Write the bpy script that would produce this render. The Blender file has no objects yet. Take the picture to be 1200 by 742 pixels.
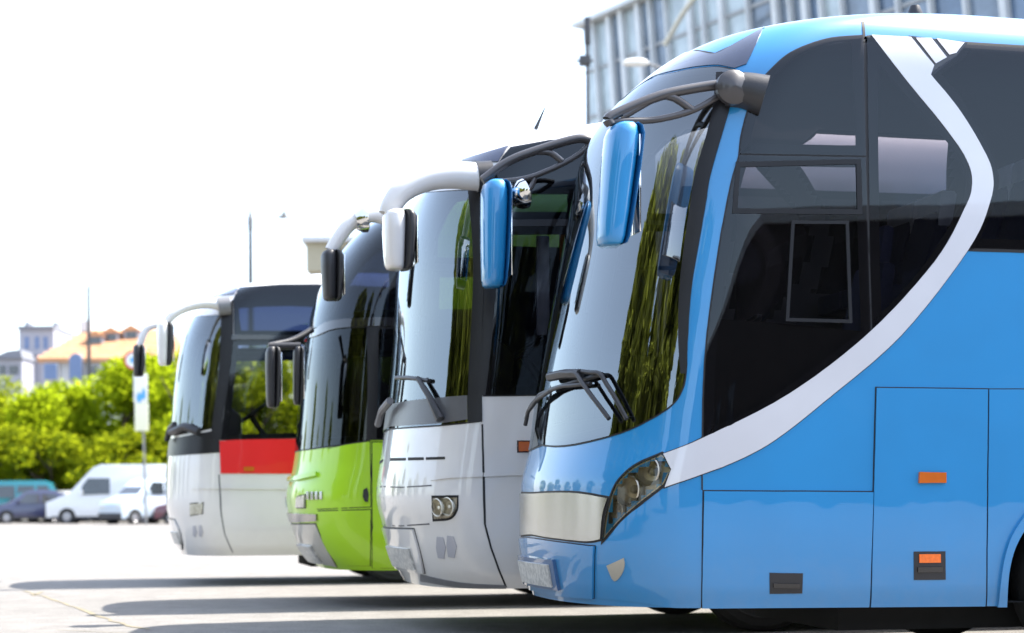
import bpy, bmesh, math, random
import numpy as np
from mathutils import Vector, Matrix
scene = bpy.context.scene
COL = scene.collection
# ------------------------------------------------------------------ camera, sky, sun, exposure
cam = bpy.data.cameras.new('camera'); camo = bpy.data.objects.new('camera', cam); COL.objects.link(camo)
camo.location = (0, 0, 1.0); camo.rotation_euler = (math.radians(90), 0.005, 0)
cam.sensor_width = 36; cam.lens = 63; cam.shift_y = 217/1200; cam.shift_x = 0
cam.clip_start = .1; cam.clip_end = 4000
cam.dof.use_dof = True; cam.dof.focus_distance = 11.0; cam.dof.aperture_fstop = 1.9
scene.camera = camo
SUN_EL, SUN_AZ = math.radians(56), math.radians(71)     # azimuth measured from +Y towards +X
w = bpy.data.worlds.new('World'); scene.world = w; w.use_nodes = True
nt = w.node_tree; bg = nt.nodes['Background']
sky = nt.nodes.new('ShaderNodeTexSky'); sky.sky_type = 'NISHITA'; sky.sun_disc = False
sky.sun_elevation = SUN_EL; sky.sun_rotation = SUN_AZ; sky.altitude = 50
sky.air_density = 1.0; sky.dust_density = 1.6; sky.ozone_density = 1.0
veil = nt.nodes.new('ShaderNodeMix'); veil.data_type = 'RGBA'; veil.blend_type = 'ADD'; veil.inputs[0].default_value = 1   # thin bright cloud over the whole sky
veil.inputs[7].default_value = (1.75, 1.8, 1.9, 1); nt.links.new(sky.outputs[0], veil.inputs[6]); nt.links.new(veil.outputs[2], bg.inputs[0]); bg.inputs[1].default_value = .15
sun = bpy.data.lights.new('sun', 'SUN'); suno = bpy.data.objects.new('sun', sun); COL.objects.link(suno)
sun.energy = 5.0; sun.angle = math.radians(.53); sun.color = (1, .95, .87)
sd = Vector((math.sin(SUN_AZ)*math.cos(SUN_EL), math.cos(SUN_AZ)*math.cos(SUN_EL), math.sin(SUN_EL)))
suno.rotation_euler = sd.to_track_quat('Z', 'Y').to_euler()
vs = scene.view_settings
vs.view_transform = 'Standard'; vs.look = 'None'; vs.gamma = 1; vs.use_curve_mapping = False; vs.exposure = 1.42
scene.cycles.max_bounces = 10; scene.cycles.transparent_max_bounces = 16; scene.cycles.glossy_bounces = 5
scene.cycles.sample_clamp_indirect = 6
# ------------------------------------------------------------------ materials
MATS = {}
def new_mat(name):
    m = bpy.data.materials.new(name); m.use_nodes = True; MATS[name] = m
    return m, m.node_tree.nodes, m.node_tree.links, m.node_tree.nodes['Principled BSDF']
def noise(N, L, scale, detail=4, rough=.6, vec='Object'):
    tc = N.new('ShaderNodeTexCoord'); n = N.new('ShaderNodeTexNoise'); n.inputs['Scale'].default_value = scale
    n.inputs['Detail'].default_value = detail; n.inputs['Roughness'].default_value = rough
    L.new(tc.outputs[vec], n.inputs['Vector']); return n
def ramp(N, L, src, stops):
    r = N.new('ShaderNodeValToRGB'); e = r.color_ramp.elements
    while len(e) < len(stops): e.new(.5)
    for k, (p, c) in enumerate(stops): e[k].position = p; e[k].color = (*c, 1)
    L.new(src, r.inputs[0]); return r
def scaled(c, k): return tuple(min(1, v*k) for v in c)
def plain(name, c, rough=.5, metal=0., var=.12, scale=6., coat=0., bump=0., spec=.5):
    m, N, L, b = new_mat(name)
    n = noise(N, L, scale)
    r = ramp(N, L, n.outputs['Fac'], [(.3, scaled(c, 1-var)), (.7, scaled(c, 1+var))])
    L.new(r.outputs[0], b.inputs['Base Color'])
    b.inputs['Roughness'].default_value = rough; b.inputs['Metallic'].default_value = metal
    b.inputs['Coat Weight'].default_value = coat; b.inputs['Coat Roughness'].default_value = .03
    b.inputs['Specular IOR Level'].default_value = spec
    if bump:
        n2 = noise(N, L, scale*6, 6); bp = N.new('ShaderNodeBump'); bp.inputs['Strength'].default_value = bump
        bp.inputs['Distance'].default_value = .02; L.new(n2.outputs['Fac'], bp.inputs['Height']); L.new(bp.outputs[0], b.inputs['Normal'])
    return m
def paint(name, c, coat=1., rough=.45, metal=0., wave=.10, dirt=.8):
    """clear-coated coach paint: faint panel waviness, road dust along the skirt, grey inside"""
    m, N, L, b = new_mat(name)
    n = noise(N, L, 1.3, 3)
    r = ramp(N, L, n.outputs['Fac'], [(.3, scaled(c, .95)), (.7, scaled(c, 1.05))])
    tc = N.new('ShaderNodeTexCoord'); sp = N.new('ShaderNodeSeparateXYZ'); L.new(tc.outputs['Object'], sp.inputs[0])
    mr = N.new('ShaderNodeMapRange'); mr.inputs[1].default_value = .95; mr.inputs[2].default_value = .35
    mr.inputs[3].default_value = 0; mr.inputs[4].default_value = .30*dirt; L.new(sp.outputs['Z'], mr.inputs[0])
    n3 = noise(N, L, 9, 8, .7); mu = N.new('ShaderNodeMath'); mu.operation = 'MULTIPLY'
    L.new(mr.outputs[0], mu.inputs[0]); L.new(n3.outputs['Fac'], mu.inputs[1])
    mx = N.new('ShaderNodeMix'); mx.data_type = 'RGBA'; L.new(mu.outputs[0], mx.inputs[0])
    L.new(r.outputs[0], mx.inputs[6]); mx.inputs[7].default_value = (.30, .27, .23, 1)
    ge = N.new('ShaderNodeNewGeometry'); m2 = N.new('ShaderNodeMix'); m2.data_type = 'RGBA'
    L.new(ge.outputs['Backfacing'], m2.inputs[0]); L.new(mx.outputs[2], m2.inputs[6]); m2.inputs[7].default_value = (.10, .10, .11, 1)
    L.new(m2.outputs[2], b.inputs['Base Color'])
    b.inputs['Roughness'].default_value = rough; b.inputs['Metallic'].default_value = metal
    b.inputs['Coat Weight'].default_value = coat; b.inputs['Coat Roughness'].default_value = .025; b.inputs['Coat IOR'].default_value = 1.5
    n2 = noise(N, L, 1.9, 2, .4); bp = N.new('ShaderNodeBump'); bp.inputs['Strength'].default_value = wave; bp.inputs['Distance'].default_value = .03
    L.new(n2.outputs['Fac'], bp.inputs['Height']); L.new(bp.outputs[0], b.inputs['Coat Normal'])
    return m
def glass(name, tint, ior=1.52, rough=0., wave=.03, body=None):
    m, N, L, b = new_mat(name)
    out = N['Material Output'] if 'Material Output' in N else None
    fr = N.new('ShaderNodeFresnel'); fr.inputs[0].default_value = ior
    tr = N.new('ShaderNodeBsdfTransparent'); tr.inputs[0].default_value = (*tint, 1)
    gl = N.new('ShaderNodeBsdfGlossy'); gl.inputs['Roughness'].default_value = rough; gl.inputs[0].default_value = (.88, .95, 1, 1)
    n2 = noise(N, L, 1.6, 2, .4); bp = N.new('ShaderNodeBump'); bp.inputs['Strength'].default_value = wave; bp.inputs['Distance'].default_value = .03
    L.new(n2.outputs['Fac'], bp.inputs['Height']); L.new(bp.outputs[0], gl.inputs['Normal']); L.new(bp.outputs[0], fr.inputs['Normal'])
    mx = N.new('ShaderNodeMixShader'); L.new(fr.outputs[0], mx.inputs[0]); L.new(tr.outputs[0], mx.inputs[1]); L.new(gl.outputs[0], mx.inputs[2])
    if body:
        df = N.new('ShaderNodeBsdfDiffuse'); df.inputs[0].default_value = (*body[0], 1)
        m3 = N.new('ShaderNodeMixShader'); m3.inputs[0].default_value = body[1]
        L.new(tr.outputs[0], m3.inputs[1]); L.new(df.outputs[0], m3.inputs[2]); L.new(m3.outputs[0], mx.inputs[1])
    L.new(mx.outputs[0], out.inputs[0]); return m
paint('blue_paint', (.004, .215, .50), wave=.24); paint('blue_dark', (.004, .09, .25))
paint('white_paint', (.69, .67, .65)); paint('white_dark', (.40, .40, .44)); paint('green_paint', (.37, .66, .003), dirt=.3, coat=.7)
paint('red_paint', (.72, .004, .006), coat=.45); paint('silver_paint', (.60, .60, .63), metal=.25, rough=.4)
plain('black_gloss', (.012, .012, .014), .06, coat=.6); plain('black_matt', (.012, .011, .010), .7); plain('black_plastic', (.022, .022, .025), .45, bump=.1)
plain('visor_gloss', (.035, .045, .085), .05, coat=1); plain('rubber', (.010, .010, .012), .6); plain('grey_seam', (.09, .09, .10), .6)
plain('grey_plastic', (.17, .17, .18), .5); plain('dark_grey', (.10, .10, .105), .35); plain('arm_grey', (.045, .042, .045), .35, coat=.3)
plain('chrome_satin', (.44, .435, .43), .24, 1., var=.03); plain('chrome', (.8, .8, .8), .05, 1.); plain('mirror_glass', (.85, .86, .88), .01, 1., var=.01)
plain('amber', (.55, .12, .01), .2, coat=.6); plain('orange_reflector', (.9, .16, .01), .25, coat=.6, scale=60)
plain('lens_flat', (.46, .44, .36), .12, coat=1., var=.35, scale=18); plain('tyre', (.018, .018, .018), .8, bump=.3); plain('rim_grey', (.35, .35, .37), .35, .7)
plain('seat_fabric', (.035, .045, .11), .85, scale=40); plain('headrest_cloth', (.55, .62, .72), .8); plain('curtain_cloth', (.55, .24, .03), .9)
plain('lamp_bright', (.80, .77, .66), .3, .1, var=.12, scale=20); plain('lamp_warm', (.46, .43, .36), .3, .55, var=.05); plain('bumper_ground_reflection', (.50, .47, .41), .3, coat=.5, var=.06); plain('pillar_black', (.012, .012, .014), .35, spec=.3); plain('trim_grey', (.11, .10, .10), .6); plain('floor_dark', (.03, .03, .035), .7); plain('under_dark', (.015, .015, .015), .9)
glass('windscreen_glass', (.34, .38, .38), 2.4, .022); glass('tinted_glass', (.42, .40, .43), 1.47); glass('blue_glass', (.12, .15, .25), 1.5)
glass('clear_glass', (.36, .35, .38), 1.46); glass('cab_glass', (.60, .60, .62), 1.5); glass('lens', (.84, .80, .72), 1.5); glass('windscreen_dark', (.16, .18, .20), 1.45)
def plate_mat():
    m, N, L, b = new_mat('plate')
    n = noise(N, L, 30, 2); r = ramp(N, L, n.outputs['Fac'], [(.40, (.36, .36, .35)), (.62, (.58, .57, .54))])
    L.new(r.outputs[0], b.inputs['Base Color']); b.inputs['Roughness'].default_value = .35
plate_mat()
# ------------------------------------------------------------------ object helpers
def link(name, me, parent=None, mat=None):
    o = bpy.data.objects.new(name, me); COL.objects.link(o)
    if mat: me.materials.append(MATS[mat])
    if parent: o.parent = parent
    return o
def thing(name, label, cat, loc=(0, 0, 0), rz=0, group=None):
    o = bpy.data.objects.new(name, None); COL.objects.link(o); o.location = loc; o.rotation_euler = (0, 0, rz)
    o.empty_display_size = .2
    return tag(o, label, cat, group)
def tag(o, label, cat, group=None):
    o['label'] = label; o['category'] = cat
    if group: o['group'] = group
    return o
def structure(o, kind='structure'): o['kind'] = kind; return o
def mesh(name, V, F, smooth=False):
    me = bpy.data.meshes.new(name); me.from_pydata([tuple(map(float, v)) for v in V], [], [tuple(map(int, f)) for f in F]); me.update()
    if smooth: me.polygons.foreach_set('use_smooth', [True]*len(me.polygons))
    return me
class MB:
    """collects shapes into one mesh"""
    def __init__(self): self.V = []; self.F = []
    def add(self, V, F):
        k = len(self.V); self.V += [tuple(map(float, v)) for v in V]; self.F += [tuple(i+k for i in f) for f in F]; return self
    def box(self, a, b, taper=0.):
        x0, y0, z0 = a; x1, y1, z1 = b; t = taper
        return self.add([(x0,y0,z0),(x1,y0,z0),(x1,y1,z0),(x0,y1,z0),(x0+t,y0+t,z1),(x1-t,y0+t,z1),(x1-t,y1-t,z1),(x0+t,y1-t,z1)],
                        [(3,2,1,0),(4,5,6,7),(0,1,5,4),(1,2,6,5),(2,3,7,6),(3,0,4,7)])
    def tube(self, P, r, n=10, flat=1.):
        P = [Vector(p) for p in P]; rs = r if isinstance(r, (list, tuple)) else [r]*len(P)
        V = []; F = []; up = Vector((0, 0, 1))
        for i, p in enumerate(P):
            d = (P[min(i+1, len(P)-1)]-P[max(i-1, 0)]).normalized()
            a = d.cross(up); a = a.normalized() if a.length > .05 else d.cross(Vector((0, 1, 0))).normalized()
            c = a.cross(d)
            for k in range(n):
                q = 2*math.pi*k/n; V.append(p + (a*math.cos(q)*flat + c*math.sin(q))*rs[i])
        for i in range(len(P)-1):
            for k in range(n):
                F.append((i*n+k, i*n+(k+1) % n, (i+1)*n+(k+1) % n, (i+1)*n+k))
        F.append(tuple(range(n))[::-1]); F.append(tuple((len(P)-1)*n+k for k in range(n)))
        return self.add(V, F)
    def lathe(self, prof, n=28, M=None):
        """prof: (radius, height) pairs about z"""
        V = []; F = []
        for r, h in prof:
            for k in range(n): V.append(Vector((r*math.cos(2*math.pi*k/n), r*math.sin(2*math.pi*k/n), h)))
        for i in range(len(prof)-1):
            for k in range(n): F.append((i*n+k, i*n+(k+1) % n, (i+1)*n+(k+1) % n, (i+1)*n+k))
        if M is not None: V = [M @ v for v in V]
        return self.add(V, F)
    def prism(self, pts, axis, a, b):
        """closed outline extruded along an axis from a to b"""
        def put(p, h):
            return {'x': (h, p[0], p[1]), 'y': (p[0], h, p[1]), 'z': (p[0], p[1], h)}[axis]
        n = len(pts)
        return self.add([put(p, a) for p in pts] + [put(p, b) for p in pts],
                        [tuple(range(n)), tuple(range(2*n-1, n-1, -1))] + [(i, (i+1) % n, n+(i+1) % n, n+i)[::-1] for i in range(n)])
    def build(self, name, mat, parent=None, smooth=False, bevel=0., sharp=40):
        me = mesh(name, self.V, self.F)
        bm = bmesh.new(); bm.from_mesh(me)
        bmesh.ops.recalc_face_normals(bm, faces=bm.faces)
        if bevel:
            ed = [e for e in bm.edges if len(e.link_faces) == 2 and e.calc_face_angle(0) > math.radians(30)]
            bmesh.ops.bevel(bm, geom=ed, offset=bevel, segments=2, affect='EDGES', profile=.6)
        bm.to_mesh(me); bm.free()
        if smooth or bevel:
            me.polygons.foreach_set('use_smooth', [True]*len(me.polygons))
            me.set_sharp_from_angle(angle=math.radians(sharp))
        return link(name, me, parent, mat)
def curve_pts(P, n=6):
    P = [Vector(p) for p in P]
    if len(P) < 3: return P
    Q = [2*P[0]-P[1]]+P+[2*P[-1]-P[-2]]; out = []
    for i in range(1, len(Q)-2):
        a, b, c, d = Q[i-1:i+3]
        for k in range(n):
            u = k/n; out.append(.5*(2*b+(c-a)*u+(2*a-5*b+4*c-d)*u*u+(3*b-a-3*c+d)*u**3))
    return out+[P[-1]]
# ------------------------------------------------------------------ coach shells
def spline(xs, ys, q):
    xs = np.asarray(xs, float); ys = np.asarray(ys, float); q = np.asarray(q, float)
    h = np.diff(xs); d = np.diff(ys)/h
    m = np.zeros_like(ys)
    m[1:-1] = np.where(d[:-1]*d[1:] > 0, 2*d[:-1]*d[1:]/np.where(d[:-1]+d[1:] == 0, 1, d[:-1]+d[1:]), 0)
    m[0], m[-1] = d[0], d[-1]
    i = np.clip(np.searchsorted(xs, q) - 1, 0, len(h) - 1)
    u = (q - xs[i])/h[i]
    u2, u3 = u*u, u*u*u
    return ((2*u3-3*u2+1)*ys[i] + (u3-2*u2+u)*h[i]*m[i] + (3*u2-2*u3)*ys[i+1] + (u3-u2)*h[i]*m[i+1])
class Shell:
    """A coach body as a surface (s, t): t climbs from the skirt over the cant rail to the
    roof centre line, s runs along the plan outline (0 = nose centre, -1 = end of the near
    corner, below -1 = metres along the near side; positive = the far side)."""
    def __init__(self, prof, nose, power, pos, yaw, length, rake=0.0):
        p = np.array(prof, float)                     # rows: z, front x, half width
        st = np.sqrt((np.diff(p, axis=0)**2).sum(1))
        self.T = np.concatenate([[0], np.cumsum(st)]); self.p = p
        self.tmax = self.T[-1]
        self.nose, self.power, self.pos, self.yaw, self.length, self.rake = nose, power, pos, yaw, length, rake
    def prof(self, t):
        return [spline(self.T, self.p[:, k], t) for k in range(3)]
    def t_at_z(self, z):
        tt = np.linspace(0, self.tmax, 2000); return float(np.interp(z, self.prof(tt)[0], tt))
    def local(self, s, t):
        s = np.asarray(s, float); t = np.asarray(t, float)
        z, xf, w = self.prof(t)
        a = np.clip(np.abs(s), 0, 1)*math.pi/2
        e = 2.0/self.power
        v = np.sin(a)**e; c = np.clip(np.cos(a), 0, 1)**e
        x = xf + self.nose*(1 - c) + np.clip(np.abs(s) - 1, 0, None)
        x = np.minimum(x, self.length)
        return np.stack([x, np.sign(s)*v*w, z], -1)
    def normal(self, s, t, h=2e-3):
        s = np.asarray(s, float); t = np.asarray(t, float)
        sg = np.where(np.abs(s) < h*1.5, 0, 0)
        a = self.local(s+h, t) - self.local(s-h, t)
        t0, t1 = np.clip(t-h, 0, self.tmax), np.clip(t+h, 0, self.tmax)
        b = self.local(s, t1) - self.local(s, t0)
        n = np.cross(b, a)
        l = np.linalg.norm(n, axis=-1, keepdims=True)
        n = n/np.where(l < 1e-12, 1, l)
        bad = (l[..., 0] < 1e-12)
        n[bad] = (0, 0, 1)
        return n
    def point(self, s, t, off=0.0):
        return self.local(s, t) + self.normal(s, t)*np.asarray(off)[..., None]
    def world(self, P):
        P = np.asarray(P, float)
        c, sn = math.cos(self.rake), math.sin(self.rake)     # nose up about the ground 3 m back
        x, y, z = P[..., 0]-3, P[..., 1], P[..., 2]
        x, z = x*c + z*sn, z*c - x*sn
        x = x + 3
        c, sn = math.cos(self.yaw), math.sin(self.yaw)
        return np.stack([self.pos[0] + x*c - y*sn, self.pos[1] + x*sn + y*c, z], -1)
R = math.radians
PROFILE = {
 'blue': list(zip([.36,.5,.75,1.05,1.35,1.7,2.3,2.837,3.266,3.588,3.80,3.915,3.97,4.0,4.01],
                  [.072,.036,.0,.0,.061,.107,.213,.314,.41,.62,.93,1.5,2.2,2.75,2.95],
                  [1.21,1.25,1.27,1.275,1.275,1.275,1.27,1.265,1.25,1.23,1.17,1.06,.85,.5,0])),
 'white': list(zip([.36,.5,.75,1.05,1.4,1.8,2.3,2.875,3.336,3.623,3.796,3.911,3.98,4.015,4.026],
                   [.223,.151,.07,.0,.043,.1,.15,.19,.28,.49,.98,1.5,1.84,2.38,2.82],
                   [1.19,1.24,1.27,1.275,1.275,1.275,1.27,1.255,1.24,1.2,1.13,1.02,.8,.45,0])),
 'green': list(zip([.36,.5,.75,1.05,1.4,1.8,2.4,2.862,3.3,3.675,3.862,4.0,4.075,4.125,4.15],
                   [.302,.186,.061,.0,.076,.118,.17,.25,.42,.709,1.043,1.467,1.83,2.29,2.77],
                   [1.17,1.22,1.26,1.275,1.275,1.275,1.265,1.25,1.23,1.17,1.1,.95,.75,.45,0])),
 'red': list(zip([.36,.5,.75,1.05,1.4,1.8,2.3,2.84,3.272,3.542,3.704,3.812,3.877,3.909,3.92],
                 [.195,.138,.061,.0,.01,.05,.1,.17,.307,.521,.861,1.36,1.9,2.495,2.86],
                 [1.19,1.24,1.27,1.275,1.275,1.275,1.27,1.255,1.24,1.2,1.13,1.02,.8,.45,0])),
}
SHELL = {
 'blue':  Shell(PROFILE['blue'], .80, 2.5, (.126, 11.35), R(12), 12.0, .010),
 'white': Shell(PROFILE['white'], .62, 2.7, (-1.027, 14.2), R(12), 12.0),
 'green': Shell(PROFILE['green'], .62, 2.5, (-2.221, 17.8), R(12), 12.0),
 'red':   Shell(PROFILE['red'], .62, 2.7, (-4.382, 22.7), R(13), 12.0),
}

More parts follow.
